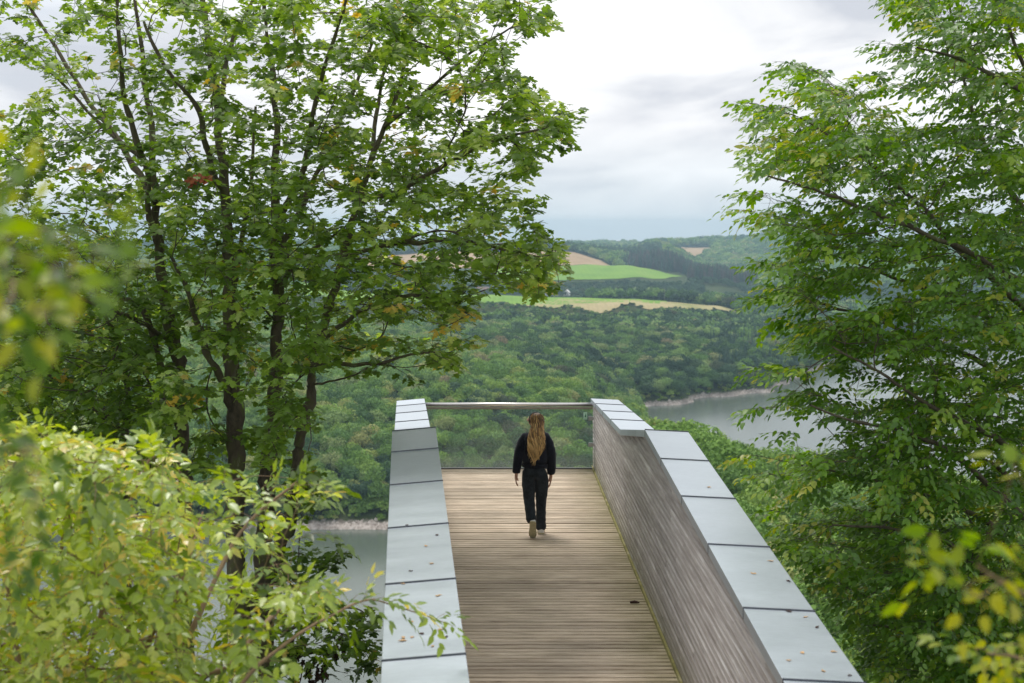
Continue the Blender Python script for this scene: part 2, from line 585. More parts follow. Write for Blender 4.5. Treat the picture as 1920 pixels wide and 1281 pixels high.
TAIL = [(4900, -82.0), (5400, -72.0), (5600, -72.0)]
spur_l = near() + [(120, -62), (190, -100), (215, -113), (500, -113), (512, WATER_Z), (520, -101)]
PROF = {
    -900: col(spur_l, [(640, 650, FT), (900, 560, FT), (1200, 520, FT), (2500, 475, FT), (4500, 462, 0)], TAIL),
    500: col(spur_l, [(570, 800, FT), (640, 705, FT), (760, 650, FT), (950, 590, FT), (1250, 535, FT), (1800, 500, FT), (2500, 480, FT), (3300, 468, 0)], TAIL),
    700: col(spur_l, [(565, 815, FT), (640, 715, FT), (760, 665, FT), (1000, 612, FT), (1200, 582, 17), (1240, 572, 11), (1280, 568, 0), (1600, 552, 0), (1700, 545, FT), (1980, 530, 13), (2060, 522, 0), (2500, 492, 0), (2900, 472, 0), (3000, 468, FT), (3300, 466, FT)], TAIL),
    900: col(spur_l, [(565, 820, FT), (630, 730, FT), (740, 680, FT), (860, 645, FT), (1000, 618, FT), (1160, 588, 17), (1200, 580, 12), (1240, 575, 0), (1600, 553, 0), (1680, 548, FT), (1980, 532, 13), (2060, 525, 0), (2500, 492, 0), (2900, 472, 0), (3000, 468, FT), (3300, 466, FT)], TAIL),
    1060: col(spur_l, [(565, 830, FT), (640, 735, FT), (750, 690, FT), (900, 648, FT), (1050, 620, FT), (1190, 592, 17), (1230, 583, 12), (1270, 578, 0), (1560, 558, 0), (1640, 553, FT), (1980, 532, 13), (2060, 526, 0), (2500, 492, 0), (2880, 472, 0), (2980, 468, FT), (3300, 466, FT)], TAIL),
    1175: col(near() + [(120, -38), (250, -48)], [(350, 800, FT)], [(400, -80), (450, -101), (470, -109), (480, -109), (500, WATER_Z), (520, -104)])
          + [(Y, cz(py, Y) - sb(Y, s)) for Y, py, s in [(700, 770, FT), (860, 725, FT), (960, 670, FT), (1100, 618, FT), (1300, 583, 17), (1330, 577, 12), (1360, 573, 0), (1560, 560, 0), (1630, 556, FT), (2000, 532, FT), (2080, 528, 0), (2420, 500, 0), (2600, 492, FT), (2900, 470, FT), (3200, 470, FT)]] + TAIL,
    1240: col(near() + [(120, -36), (250, -46)], [(340, 790, FT)], [(400, -84), (430, -113), (862, -113), (872, WATER_Z), (880, -101)])
          + [(Y, cz(py, Y) - sb(Y, s)) for Y, py, s in [(894, 686, FT), (960, 660, FT), (1080, 622, FT), (1330, 585, 17), (1370, 578, 12), (1420, 574, 0), (1560, 564, 0), (1620, 560, FT), (2000, 532, FT), (2150, 515, FT), (2400, 500, FT), (2600, 474, FT), (2900, 480, FT)]] + [(3300, cz(470, 3300)), (4000, cz(463, 4000))] + TAIL,
    1340: col(near() + [(120, -36), (250, -48)], [(335, 812, FT)], [(395, -88), (420, -113), (905, -113), (915, WATER_Z), (924, -101)])
          + [(Y, cz(py, Y) - sb(Y, s)) for Y, py, s in [(938, 686, FT), (1030, 652, FT), (1150, 622, FT), (1380, 589, 17), (1410, 583, 12), (1450, 578, 0), (1560, 572, 0), (1620, 568, FT), (1950, 545, FT), (2200, 505, FT), (2400, 506, FT), (2700, 515, FT), (3400, 494, FT), (3900, 462, FT)]] + [(4300, cz(459, 4300))] + TAIL,
    1440: col(near() + [(120, -38), (250, -56)], [(330, 845, FT)], [(390, -94), (410, -113), (930, -113), (940, WATER_Z), (950, -101)])
          + [(Y, cz(py, Y) - sb(Y, s)) for Y, py, s in [(964, 682, FT), (1060, 645, FT), (1200, 615, FT), (1400, 597, FT), (1650, 565, FT), (1950, 545, FT), (2200, 530, FT), (2700, 515, FT), (2900, 510, FT), (3400, 490, FT), (4100, 440, FT), (4500, 444, FT)]] + TAIL,
    1700: col(near() + [(120, -44), (250, -64)], [(320, 890, FT)], [(370, -98), (390, -113), (1350, -113), (1362, WATER_Z), (1374, -101)])
          + [(Y, cz(py, Y) - sb(Y, s)) for Y, py, s in [(1400, 610, FT), (1500, 592, FT), (1620, 570, FT), (1800, 550, FT), (2100, 530, FT), (2400, 515, FT), (2700, 508, FT), (2900, 500, FT), (3500, 474, FT), (4100, 446, FT), (4500, 450, FT)]] + TAIL,
    2900: col(near() + [(120, -44), (250, -70)], [], [(370, -98), (390, -113), (1350, -113), (1362, WATER_Z), (1374, -101)])
          + [(Y, cz(py, Y) - sb(Y, s)) for Y, py, s in [(1500, 590, FT), (1800, 550, FT), (2400, 520, FT), (3200, 490, FT), (4100, 460, FT), (4500, 455, FT)]] + TAIL,
}
for _k in range(1, 9):
    _t = _k / 9
    PROF[1440 + 260 * _t] = [(a * (1 - _t) + c * _t, b * (1 - _t) + d * _t) for (a, b), (c, d) in zip(PROF[1440], PROF[1700])]
PXS = sorted(PROF)
YY = np.concatenate([np.linspace(-60, 60, 61), np.geomspace(62, 5600, 460)])
TAB = np.array([np.interp(YY, [a for a, b in PROF[p]], [b for a, b in PROF[p]]) for p in PXS])
US = np.array([(p - 960) / F_PX for p in PXS])


def smooth_noise(x, y, seed):
    r = np.random.default_rng(seed)
    out = np.zeros_like(x)
    for k in range(7):
        a = r.uniform(0, 2 * math.pi)
        fr = r.uniform(0.6, 1.7)
        ph = r.uniform(0, 2 * math.pi, 2)
        out += np.sin((x * math.cos(a) + y * math.sin(a)) * fr + ph[0]) * np.cos((x * math.sin(a) - y * math.cos(a)) * fr * 0.7 + ph[1])
    return out / 3.0


def ground(x, y):
    x = np.asarray(x, float); y = np.asarray(y, float)
    u = x / np.maximum(y, 60.0)
    yi = np.interp(y, YY, np.arange(len(YY)))
    ui = np.interp(u, US, np.arange(len(US)))
    a = np.clip(ui.astype(int), 0, len(US) - 2); fa = ui - a
    fa = fa * fa * (3 - 2 * fa)
    b = np.clip(yi.astype(int), 0, len(YY) - 2); fb = yi - b
    z = (TAB[a, b] * (1 - fa) + TAB[a + 1, b] * fa) * (1 - fb) + (TAB[a, b + 1] * (1 - fa) + TAB[a + 1, b + 1] * fa) * fb
    am = np.clip((z + 100) / 12, 0, 1) * np.clip((y - 30) / 200, 0, 1)
    fld = np.interp(y, [850, 1180, 1700, 2600], [1.0, 0.12, 0.25, 0.6])
    z = z + am * fld * (4.0 * smooth_noise(x / 55, y / 55, 3) + 1.5 * smooth_noise(x / 17, y / 17, 5))
    z = z + 0.25 * smooth_noise(x / 3, y / 3, 9) * np.clip(1 - y / 200, 0, 1)
    return z


def ground_mat():
    m, nt, b = new_mat('wooded_ground')
    geo = nt.nodes.new('ShaderNodeNewGeometry')
    sp = nt.nodes.new('ShaderNodeSeparateXYZ'); nt.links.new(geo.outputs['Position'], sp.inputs[0])
    f = noise_fac(nt, 0.05, 8, 0.6, vec=geo.outputs['Position'])
    green = ramp(nt, f, [(0.3, (0.035, 0.05, 0.02)), (0.55, (0.06, 0.085, 0.028)), (0.75, (0.1, 0.095, 0.05))])
    f2 = noise_fac(nt, 0.5, 8, 0.7, vec=geo.outputs['Position'])
    rock = ramp(nt, f2, [(0.3, (0.13, 0.105, 0.085)), (0.5, (0.33, 0.29, 0.25)), (0.7, (0.52, 0.48, 0.43))])
    zz = math_n(nt, 'ADD', sp.outputs['Z'], math_n(nt, 'MULTIPLY', math_n(nt, 'SUBTRACT', f2, 0.5), 5.0))
    k = math_n(nt, 'SUBTRACT', -103.2, zz)
    k = math_n(nt, 'MULTIPLY', k, 1.0, True)
    c = mixc(nt, k, green, rock)
    nt.links.new(c, b.inputs['Base Color'])
    b.inputs['Roughness'].default_value = 0.95
    b.inputs['Specular IOR Level'].default_value = 0.1
    bump(nt, b, f2, 1.0, 1.0)
    return m


M['ground'] = ground_mat()


def build_ground():
    us = np.concatenate([np.linspace(-1.6, -0.5, 14)[:-1], np.linspace(-0.5, 0.5, 281), np.linspace(0.5, 1.6, 14)[1:]])
    ys = np.concatenate([np.linspace(-60, 60, 49), np.geomspace(61.5, 5600, 520)])
    Ygrid, Ugrid = np.meshgrid(ys, us, indexing='ij')
    X = Ugrid * np.maximum(Ygrid, 60.0)
    Z = ground(X, Ygrid)
    V = np.stack([X, Ygrid, Z], -1).reshape(-1, 3)
    nr, nc = Ygrid.shape
    i = np.arange(nr - 1)[:, None] * nc + np.arange(nc - 1)[None, :]
    Fc = np.stack([i, i + 1, i + nc + 1, i + nc], -1).reshape(-1, 4)
    o = link('ground', mesh_np('ground', V, Fc, smooth=True), None, M['ground'])
    tag(o, kind='structure')


build_ground()


def water_mat():
    m, nt, b = new_mat('lake_water')
    b.inputs['Base Color'].default_value = (0.10, 0.125, 0.10, 1)
    b.inputs['Roughness'].default_value = 0.19
    b.inputs['IOR'].default_value = 1.5
    geo = nt.nodes.new('ShaderNodeNewGeometry')
    w = noise_fac(nt, 0.55, 4, 0.6, vec=geo.outputs['Position'], mapscale=(1, 0.55, 1))
    patch = noise_fac(nt, 0.012, 3, 0.5, vec=geo.outputs['Position'])
    h = math_n(nt, 'MULTIPLY', w, math_n(nt, 'ADD', math_n(nt, 'MULTIPLY', patch, 0.9), 0.1))
    bump(nt, b, h, 0.3, 0.12)
    return m


M['water'] = water_mat()
me = bpy.data.meshes.new('lake')
me.from_pydata([(-2600, 150, WATER_Z), (2600, 150, WATER_Z), (2600, 2600, WATER_Z), (-2600, 2600, WATER_Z)], [], [(0, 1, 2, 3)])
tag(link('lake_water', me, None, M['water']), kind='structure')


# fields: sheets of crop lying on the plateau
def hit(px, py, y0=300.0, y1=8000.0):
    v = ray(px, py)
    ys = np.geomspace(y0, y1, 900)
    t = ys / v[1]
    xs, zs = v[0] * t, CAM_H + v[2] * t
    g = ground(xs, ys)
    k = np.where(zs < g)[0]
    if len(k) == 0:
        return None
    return xs[k[0]], ys[k[0]]


def field_mat(name, stops, scale=0.02):
    m, nt, b = new_mat(name)
    geo = nt.nodes.new('ShaderNodeNewGeometry')
    f = noise_fac(nt, scale, 7, 0.6, vec=geo.outputs['Position'], mapscale=(1, 0.35, 1))
    f2 = noise_fac(nt, 0.25, 5, 0.7, vec=geo.outputs['Position'])
    c = mixc(nt, 0.35, ramp(nt, f, stops), ramp(nt, f2, [(0.35, (0.7, 0.7, 0.7)), (0.65, (1.2, 1.2, 1.2))]), 'MULTIPLY')
    wv = nt.nodes.new('ShaderNodeTexWave')
    wv.inputs['Scale'].default_value = 0.035
    wv.inputs['Distortion'].default_value = 1.2
    wv.inputs['Detail Scale'].default_value = 0.3
    nt.links.new(geo.outputs['Position'], wv.inputs['Vector'])
    c = mixc(nt, 0.5, c, ramp(nt, wv.outputs['Fac'], [(0.0, (0.86, 0.86, 0.84)), (0.5, (1.06, 1.05, 1.03)), (1.0, (0.95, 0.96, 0.95))]), 'MULTIPLY')
    nt.links.new(c, b.inputs['Base Color'])
    b.inputs['Roughness'].default_value = 0.95
    b.inputs['Specular IOR Level'].default_value = 0.1
    return m


M['meadow'] = field_mat('meadow', [(0.3, (0.16, 0.30, 0.045)), (0.55, (0.21, 0.36, 0.05)), (0.75, (0.27, 0.38, 0.09))])
M['stubble'] = field_mat('stubble', [(0.3, (0.40, 0.27, 0.15)), (0.7, (0.52, 0.37, 0.23))])
M['dry_grass'] = field_mat('dry_grass', [(0.3, (0.26, 0.28, 0.10)), (0.5, (0.42, 0.36, 0.18)), (0.75, (0.50, 0.40, 0.24))], 0.03)

FIELD_POLYS = []


def field(name, mat, xy):
    """xy: outline in (u, Y); the sheet follows the ground."""
    us = [a for a, b in xy]; ys = [b for a, b in xy]
    n = 60
    # split into columns between the lower and the upper outline
    lo = [(a, b) for a, b, k in [(p[0], p[1], i) for i, p in enumerate(xy)]]
    FIELD_POLYS.append(xy)
    u0, u1 = min(us), max(us)
    V, Fc = [], []
    rows = 14
    for i in range(n + 1):
        u = u0 + (u1 - u0) * (i / n)
        u = min(max(u, u0 + 1e-5), u1 - 1e-5)
        cr = []
        for k in range(len(xy)):
            (a, b), (c, d) = xy[k], xy[(k + 1) % len(xy)]
            if (a - u) * (c - u) <= 0 and a != c:
                cr.append(b + (d - b) * (u - a) / (c - a))
        y0, y1 = min(cr), max(cr)
        for j in range(rows + 1):
            y = y0 + (y1 - y0) * j / rows
            V.append((u * y, y, float(ground(u * y, y)) + 0.9))
    for i in range(n):
        for j in range(rows):
            a = i * (rows + 1) + j
            Fc.append((a, a + rows + 1, a + rows + 2, a + 1))
    o = link(name, mesh_np(name, V, Fc, smooth=True), None, mat)
    tag(o, kind='structure')
    return o


def U(px):
    return (px - 960) / F_PX


field('meadow_field', M['meadow'], [(U(560), 1290), (U(1000), 1300), (U(1250), 1480), (U(1250), 1550), (U(1050), 1600), (U(880), 1610), (U(560), 1610)])
field('dry_grass_field', M['dry_grass'], [(U(950), 1282), (U(1040), 1268), (U(1200), 1385), (U(1300), 1440), (U(1390), 1450), (U(1380), 1500), (U(1300), 1530), (U(1150), 1500), (U(1050), 1480), (U(1000), 1330)])
field('green_field', M['meadow'], [(U(950), 2060), (U(1060), 2060), (U(1160), 2110), (U(1235), 2210), (U(1280), 2330), (U(1235), 2440), (U(1180), 2480), (U(1050), 2390), (U(900), 2330)])
field('stubble_field', M['stubble'], [(U(700), 2100), (U(850), 2320), (U(1050), 2400), (U(1185), 2490), (U(1120), 2740), (U(1050), 2860), (U(800), 2860), (U(600), 2500)])
field('hill_field', M['stubble'], [(U(1225), 3350), (U(1300), 3300), (U(1345), 4180), (U(1300), 4150), (U(1240), 4000)])


# ------------------------------------------------------------------ far trees
def crown_mesh(name, nq, w, h, lobes, seed, size=0.62, trunk=True):
    """A broadleaf crown of leaf clumps on overlapping lobes."""
    r = np.random.default_rng(seed)
    C = []
    for i in range(lobes):
        a = r.uniform(0, 2 * math.pi); e = r.uniform(-0.25, 1.0)
        rr = math.sqrt(max(0, 1 - e * e)) * r.uniform(0.45, 0.85)
        C.append((math.cos(a) * rr * w * 0.5, math.sin(a) * rr * w * 0.5, h * (0.55 + 0.30 * e), r.uniform(0.2, 0.34) * w))
    C = np.array(C)
    V, Fc, T = [], [], []
    lt = r.uniform(-0.15, 0.15, lobes)
    for i in range(nq):
        k = r.integers(lobes)
        d = r.normal(size=3); d[2] = abs(d[2]) * 0.9 - 0.25; d /= np.linalg.norm(d)
        p = C[k, :3] + d * C[k, 3] * r.uniform(0.8, 1.08)
        n = d + r.normal(size=3) * 0.45; n /= np.linalg.norm(n)
        t = np.cross(n, r.normal(size=3)); t /= np.linalg.norm(t)
        bb = np.cross(n, t)
        s = size * r.uniform(0.55, 1.3)
        b = len(V)
        for q in range(5):
            an = 2 * math.pi * q / 5
            rad = s * r.uniform(0.55, 1.1)
            V.append(p + t * math.cos(an) * rad + bb * math.sin(an) * rad + n * r.uniform(-0.15, 0.15) * s)
        Fc.append([b, b + 1, b + 2, b + 3, b + 4])
        tt = np.clip(0.45 + lt[k] + r.normal() * 0.14, 0, 1)
        T += [tt] * 5
    me = mesh_np(name, V, np.array(Fc), T)
    return me


def conifer_mesh(name, h, w, seed, tiers=16):
    r = np.random.default_rng(seed)
    V, Fc, T = [], [], []
    for i in range(tiers):
        z = h * (0.1 + 0.9 * i / tiers)
        rad = w * 0.5 * (1 - i / tiers) ** 0.85 + 0.12
        nb = max(5, int(13 * (1 - 0.6 * i / tiers)))
        for k in range(nb):
            a = 2 * math.pi * (k + r.uniform(0, 1)) / nb
            rr = rad * r.uniform(0.7, 1.15)
            d = np.array([math.cos(a), math.sin(a), 0]); s = np.array([-d[1], d[0], 0])
            b = len(V)
            wd = rr * 0.42 + 0.1
            V += [np.array([0, 0, z + 0.35]), d * rr * 0.55 + s * wd + [0, 0, z - 0.05], d * rr + [0, 0, z - 0.55 * r.uniform(0.5, 1.5)], d * rr * 0.55 - s * wd + [0, 0, z - 0.15], d * rr * 0.3 - s * wd * .4 + [0, 0, z + 0.2]]
            Fc.append([b, b + 1, b + 2, b + 3, b + 4])
            T += [np.clip(0.45 + r.normal() * 0.14, 0, 1)] * 5
    return mesh_np(name, V, np.array(Fc), T)


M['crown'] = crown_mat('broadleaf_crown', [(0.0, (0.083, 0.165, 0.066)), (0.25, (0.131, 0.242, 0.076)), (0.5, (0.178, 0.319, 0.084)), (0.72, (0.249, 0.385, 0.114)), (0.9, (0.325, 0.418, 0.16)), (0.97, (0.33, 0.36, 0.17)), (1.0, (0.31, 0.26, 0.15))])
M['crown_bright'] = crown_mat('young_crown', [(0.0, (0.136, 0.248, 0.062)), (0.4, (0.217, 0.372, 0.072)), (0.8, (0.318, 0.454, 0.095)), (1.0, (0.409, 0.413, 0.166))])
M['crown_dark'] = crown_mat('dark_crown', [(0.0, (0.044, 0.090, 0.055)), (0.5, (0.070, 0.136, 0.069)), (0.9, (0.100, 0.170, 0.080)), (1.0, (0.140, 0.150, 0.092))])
M['conifer'] = crown_mat('spruce_needles', [(0.0, (0.039, 0.085, 0.059)), (0.6, (0.064, 0.128, 0.085)), (1.0, (0.095, 0.160, 0.098))], 0.1)
M['dead_conifer'] = crown_mat('browning_spruce', [(0.0, (0.045, 0.068, 0.048)), (0.35, (0.105, 0.090, 0.078)), (0.7, (0.165, 0.128, 0.112)), (1.0, (0.053, 0.075, 0.052))], 0.1)
M['far_trunk'] = plain('far_trunk', (0.09, 0.075, 0.06), 0.9)

CROWNS = [crown_mesh('crown_%s' % 'abcdef'[i], 1300, 9.5, 10.5, 14, 20 + i, 0.40) for i in range(6)]
CROWNS_LOW = [crown_mesh('low_crown_%s' % 'abc'[i], 260, 10.5, 10.5, 10, 40 + i, 0.95) for i in range(3)]
CONES = [conifer_mesh('spruce_%s' % 'abc'[i], 17, 6.5, 60 + i) for i in range(3)]


def gn_scatter(name, pts, scl, rot, meshes, mat, label, cat):
    """One object: points that carry instances of the crowns."""
    me = bpy.data.meshes.new(name)
    me.vertices.add(len(pts))
    me.vertices.foreach_set('co', np.asarray(pts, np.float32).ravel())
    a = me.attributes.new('scl', 'FLOAT', 'POINT'); a.data.foreach_set('value', np.asarray(scl, np.float32))
    a = me.attributes.new('rotz', 'FLOAT', 'POINT'); a.data.foreach_set('value', np.asarray(rot, np.float32))
    o = link(name, me)
    ng = bpy.data.node_groups.new(name, 'GeometryNodeTree')
    ng.interface.new_socket('Geometry', in_out='INPUT', socket_type='NodeSocketGeometry')
    ng.interface.new_socket('Geometry', in_out='OUTPUT', socket_type='NodeSocketGeometry')
    n, l = ng.nodes, ng.links
    gi = n.new('NodeGroupInput'); go = n.new('NodeGroupOutput')
    iop = n.new('GeometryNodeInstanceOnPoints')
    join = n.new('GeometryNodeJoinGeometry')
    for mm in meshes:
        m2 = mm.copy()
        m2.materials.clear()
        m2.materials.append(mat)
        po = bpy.data.objects.new(mm.name + '_source', m2)
        inf = n.new('GeometryNodeObjectInfo')
        inf.inputs['Object'].default_value = po
        inf.inputs['As Instance'].default_value = True
        l.new(inf.outputs['Geometry'], join.inputs[0])
    l.new(join.outputs[0], iop.inputs['Instance'])
    iop.inputs['Pick Instance'].default_value = True
    na = n.new('GeometryNodeInputNamedAttribute'); na.data_type = 'FLOAT'; na.inputs['Name'].default_value = 'scl'
    nr = n.new('GeometryNodeInputNamedAttribute'); nr.data_type = 'FLOAT'; nr.inputs['Name'].default_value = 'rotz'
    cx = n.new('ShaderNodeCombineXYZ')
    l.new(nr.outputs['Attribute'], cx.inputs['Z'])
    l.new(gi.outputs[0], iop.inputs['Points'])
    l.new(na.outputs['Attribute'], iop.inputs['Scale'])
    l.new(cx.outputs[0], iop.inputs['Rotation'])
    l.new(iop.outputs[0], go.inputs[0])
    md = o.modifiers.new('scatter', 'NODES')
    md.node_group = ng
    tag(o, label, cat, None, 'stuff')
    return o


def in_poly(u, y, poly):
    c = False
    j = len(poly) - 1
    for i in range(len(poly)):
        (a, b), (d, e) = poly[i], poly[j]
        if ((b > y) != (e > y)) and (u < (d - a) * (y - b) / (e - b) + a):
            c = not c
        j = i
    return c


def forest():
    r = np.random.default_rng(11)
    pts = []
    Y = 130.0
    while Y < 5200:
        sp = 6.3 + max(0, Y - 600) / 400 if Y < 1800 else 9.3 + (Y - 1800) / 330
        half = 0.50 if Y > 460 else 0.44
        n = int(2 * half * Y / sp)
        xs = (np.arange(n) - n / 2 + r.uniform(-0.45, 0.45, n)) * sp
        ys = Y + r.uniform(-0.45, 0.45, n) * sp
        pts.append(np.stack([xs, ys, np.full(n, sp)], -1))
        Y += sp * 0.93
    pts = np.concatenate(pts)
    z = ground(pts[:, 0], pts[:, 1])
    keep = (z > -103.4) & ((pts[:, 1] > 225) | (pts[:, 0] > 0.12 * pts[:, 1]))
    pts = pts[keep]; z = z[keep]
    u = pts[:, 0] / pts[:, 1]
    ok = np.ones(len(pts), bool)
    for poly in FIELD_POLYS:
        ub = [a for a, b in poly]; yb = [b for a, b in poly]
        k = np.where((u > min(ub)) & (u < max(ub)) & (pts[:, 1] > min(yb)) & (pts[:, 1] < max(yb)))[0]
        for i in k:
            if ok[i] and in_poly(u[i], pts[i, 1], poly):
                ok[i] = False
    # open slopes between the fields: only hedges
    px = u * F_PX + 960
    mid = (pts[:, 1] > 1600) & (pts[:, 1] < 2080) & (px > 900) & (px < 1400)
    nz = smooth_noise(pts[:, 0] / 60, pts[:, 1] / 60, 21)
    ok &= ~(mid & (nz < -0.35))
    pts, z, u, px = pts[ok], z[ok], u[ok], px[ok]
    x, y, sp = pts.T
    N = len(pts)
    nz2 = smooth_noise(x / 90, y / 90, 33) + 0.35 * r.normal(size=N)
    rot = r.uniform(0, 6.28, N)
    scl = sp / 7.6 * r.uniform(0.75, 1.25, N)
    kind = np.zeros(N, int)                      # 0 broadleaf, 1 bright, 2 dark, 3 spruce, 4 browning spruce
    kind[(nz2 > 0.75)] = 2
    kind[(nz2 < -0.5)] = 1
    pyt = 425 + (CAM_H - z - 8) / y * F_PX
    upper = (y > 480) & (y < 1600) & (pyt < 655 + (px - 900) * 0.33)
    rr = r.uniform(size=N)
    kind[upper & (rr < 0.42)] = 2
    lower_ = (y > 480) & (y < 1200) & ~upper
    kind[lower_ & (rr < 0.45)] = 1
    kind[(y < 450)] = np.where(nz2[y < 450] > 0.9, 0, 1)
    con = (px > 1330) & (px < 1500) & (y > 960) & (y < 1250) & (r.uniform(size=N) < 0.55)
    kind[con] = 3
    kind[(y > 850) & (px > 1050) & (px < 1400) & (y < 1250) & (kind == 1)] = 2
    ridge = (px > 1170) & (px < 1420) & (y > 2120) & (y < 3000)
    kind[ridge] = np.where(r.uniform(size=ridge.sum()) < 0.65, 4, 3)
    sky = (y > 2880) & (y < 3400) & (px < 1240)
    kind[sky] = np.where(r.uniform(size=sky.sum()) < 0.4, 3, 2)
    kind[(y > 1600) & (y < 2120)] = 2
    small = (y > 1600) & (y < 2120)
    scl[small] *= 0.62
    scl[kind >= 3] *= 0.85
    # keep the trees below the sight line to the fields (they stand lower down the slope)
    def cap(mask, line):
        d = -(line - 640.5) / F_PX
        zl = CAM_H + y * ((-SP + d * CP) / (CP + d * SP))
        hmax = (zl - z) / 13.0
        return np.where(mask, np.minimum(scl, hmax), scl)
    pl = np.interp(px, [560, 880, 1000, 1100, 1250, 1390], [590, 583, 577, 588, 574, 580])
    scl = np.maximum(cap((y > 900) & (y < 1480) & (px > 540) & (px < 1400), pl + 4 * smooth_noise(px / 9, px / 40, 3)), 0.34)
    pl = np.interp(px, [800, 1040, 1110, 1235, 1285, 1290], [530, 528, 526, 516, 505, 400])
    scl = cap((y > 1500) & (y < 2330) & (px > 800) & (px < 1285), pl)
    scl = cap((y > 1480) & (y < 1835) & (px > 850) & (px < 1095), px * 0 + 553)
    scl = cap((y > 1480) & (y < 1660) & (px > 1045) & (px < 1105), px * 0 + 561)
    gone = (scl < 0.3) | ((px > 1000) & (px < 1180) & (y > 2060) & (y < 2510)) | ((px > 1150) & (px < 1290) & (y > 2060) & (y < 2480 - (px - 1180) * 0.6))
    scl = np.where(gone, 0.0, scl)
    keep = ~gone
    x, y, z, px, rot, scl, kind = [q[keep] for q in (x, y, z, px, rot, scl, kind)]
    N = len(x)
    P3 = np.stack([x, y, z - 0.4], -1)
    # the ones that show largest are single trees
    fx = [to_px((a, b, c + 6)) for a, b, c in P3]
    fx = np.array(fx)
    vis = (fx[:, 0] > -20) & (fx[:, 0] < 1940) & (fx[:, 1] < 1290) & (y < 800)
    behind = (y < 470) & ((fx[:, 0] < 1195) | (fx[:, 1] > 790 + (fx[:, 0] - 1210) / 0.66) | (fx[:, 0] > 1560))
    left_hidden = (y > 470) & ((fx[:, 0] < 560) | ((fx[:, 0] > 1113) | ((fx[:, 0] > 735) & (fx[:, 1] > 870))))
    vis &= ~behind & ~left_hidden
    cand = np.where(vis)[0]
    cand = cand[np.argsort(y[cand] / scl[cand])][:280]
    single = np.zeros(N, bool); single[cand] = True
    return P3, rot, scl, kind, single, y


P3, FROT, FSCL, FKIND, FSINGLE, FY = forest()


def far_trees():
    rest = ~FSINGLE
    nearm = FY < 1150
    def pick(m): return P3[m], FSCL[m], FROT[m]
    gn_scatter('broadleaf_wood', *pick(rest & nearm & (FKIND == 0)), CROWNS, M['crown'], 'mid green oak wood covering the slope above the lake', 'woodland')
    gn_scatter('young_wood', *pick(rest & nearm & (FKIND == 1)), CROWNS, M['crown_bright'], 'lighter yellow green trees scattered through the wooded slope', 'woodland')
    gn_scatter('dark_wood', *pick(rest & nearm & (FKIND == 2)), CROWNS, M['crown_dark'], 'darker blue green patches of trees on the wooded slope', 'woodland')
    far = rest & ~nearm
    gn_scatter('far_broadleaf_wood', *pick(far & (FKIND == 0)), CROWNS_LOW, M['crown'], 'far mid green woodland rolling back to the hazy hills', 'woodland')
    gn_scatter('far_light_wood', *pick(far & (FKIND == 1)), CROWNS_LOW, M['crown_bright'], 'far lighter green clumps of woodland on the hills', 'woodland')
    gn_scatter('hedge_wood', *pick(far & (FKIND == 2)), CROWNS_LOW, M['crown_dark'], 'dark hedges and copses between the fields and on the skyline', 'woodland')
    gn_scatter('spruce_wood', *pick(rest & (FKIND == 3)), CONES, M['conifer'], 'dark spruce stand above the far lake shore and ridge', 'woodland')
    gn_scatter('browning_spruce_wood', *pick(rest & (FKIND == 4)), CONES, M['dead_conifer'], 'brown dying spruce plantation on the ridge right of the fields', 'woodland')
    cm = {}
    tb = MB(); tb.tube([(0, 0, -1.5), (0.1, 0, 2.5), (0.0, 0.1, 5.5)], [0.28, 0.2, 0.1], 6)
    tme = bpy.data.meshes.new('far_trunk'); tme.from_pydata(tb.v, [], tb.f); tme.materials.append(M['far_trunk'])
    mats = {0: 'crown', 1: 'crown_bright', 2: 'crown_dark', 3: 'crown_dark', 4: 'crown_dark'}
    ids = np.where(FSINGLE)[0]
    for i in ids:
        k = int(FKIND[i])
        me = CROWNS[int(i) % 6]
        key = (me.name, mats[k])
        if key not in cm:
            c = me.copy(); c.materials.clear(); c.materials.append(M[mats[k]]); cm[key] = c
        root = empty('broadleaf_tree', tuple(P3[i]), float(FROT[i]))
        s = float(FSCL[i]); root.scale = (s, s, s)
        onspur = FY[i] < 470
        if onspur:
            tag(root, 'green broadleaf tree on the near spur between the right wall and the lake', 'tree', 'trees on the near spur beyond the right wall')
        else:
            tag(root, 'round green broadleaf tree of the wooded slope across the inlet from the platform', 'tree', 'trees on the slope across the inlet')
        for nm, mm in (('crown', cm[key]), ('trunk', tme)):
            c = bpy.data.objects.new(nm, mm); COL.objects.link(c); c.parent = root


far_trees()


def shore_scrub():
    r = np.random.default_rng(15)
    pts = []
    for y0, y1, x0, x1 in ((500, 560, 300, 1170), (860, 1000, 1130, 1560), (940, 1390, 1430, 1760)):
        Y = y0
        while Y < y1:
            n = int((x1 - x0) / F_PX * Y / 2.6)
            u = U(r.uniform(x0, x1, n)); ys = Y + r.uniform(-1.2, 1.2, n)
            pts.append(np.stack([u * ys, ys], -1))
            Y += 2.4
    pts = np.concatenate(pts)
    z = ground(pts[:, 0], pts[:, 1])
    k = (z > -103.9) & (z < -95)
    pts, z = pts[k], z[k]
    sc = r.uniform(.18, .48, len(z)) * np.clip((z + 104.6) / 3, .5, 1.2)
    gn_scatter('shore_scrub', np.stack([pts[:, 0], pts[:, 1], z - 2.2 * sc], -1), sc, r.uniform(0, 6, len(z)), CROWNS_LOW, M['crown_bright'], 'low scrub growing between the shore stones and the wood', 'scrub')


shore_scrub()


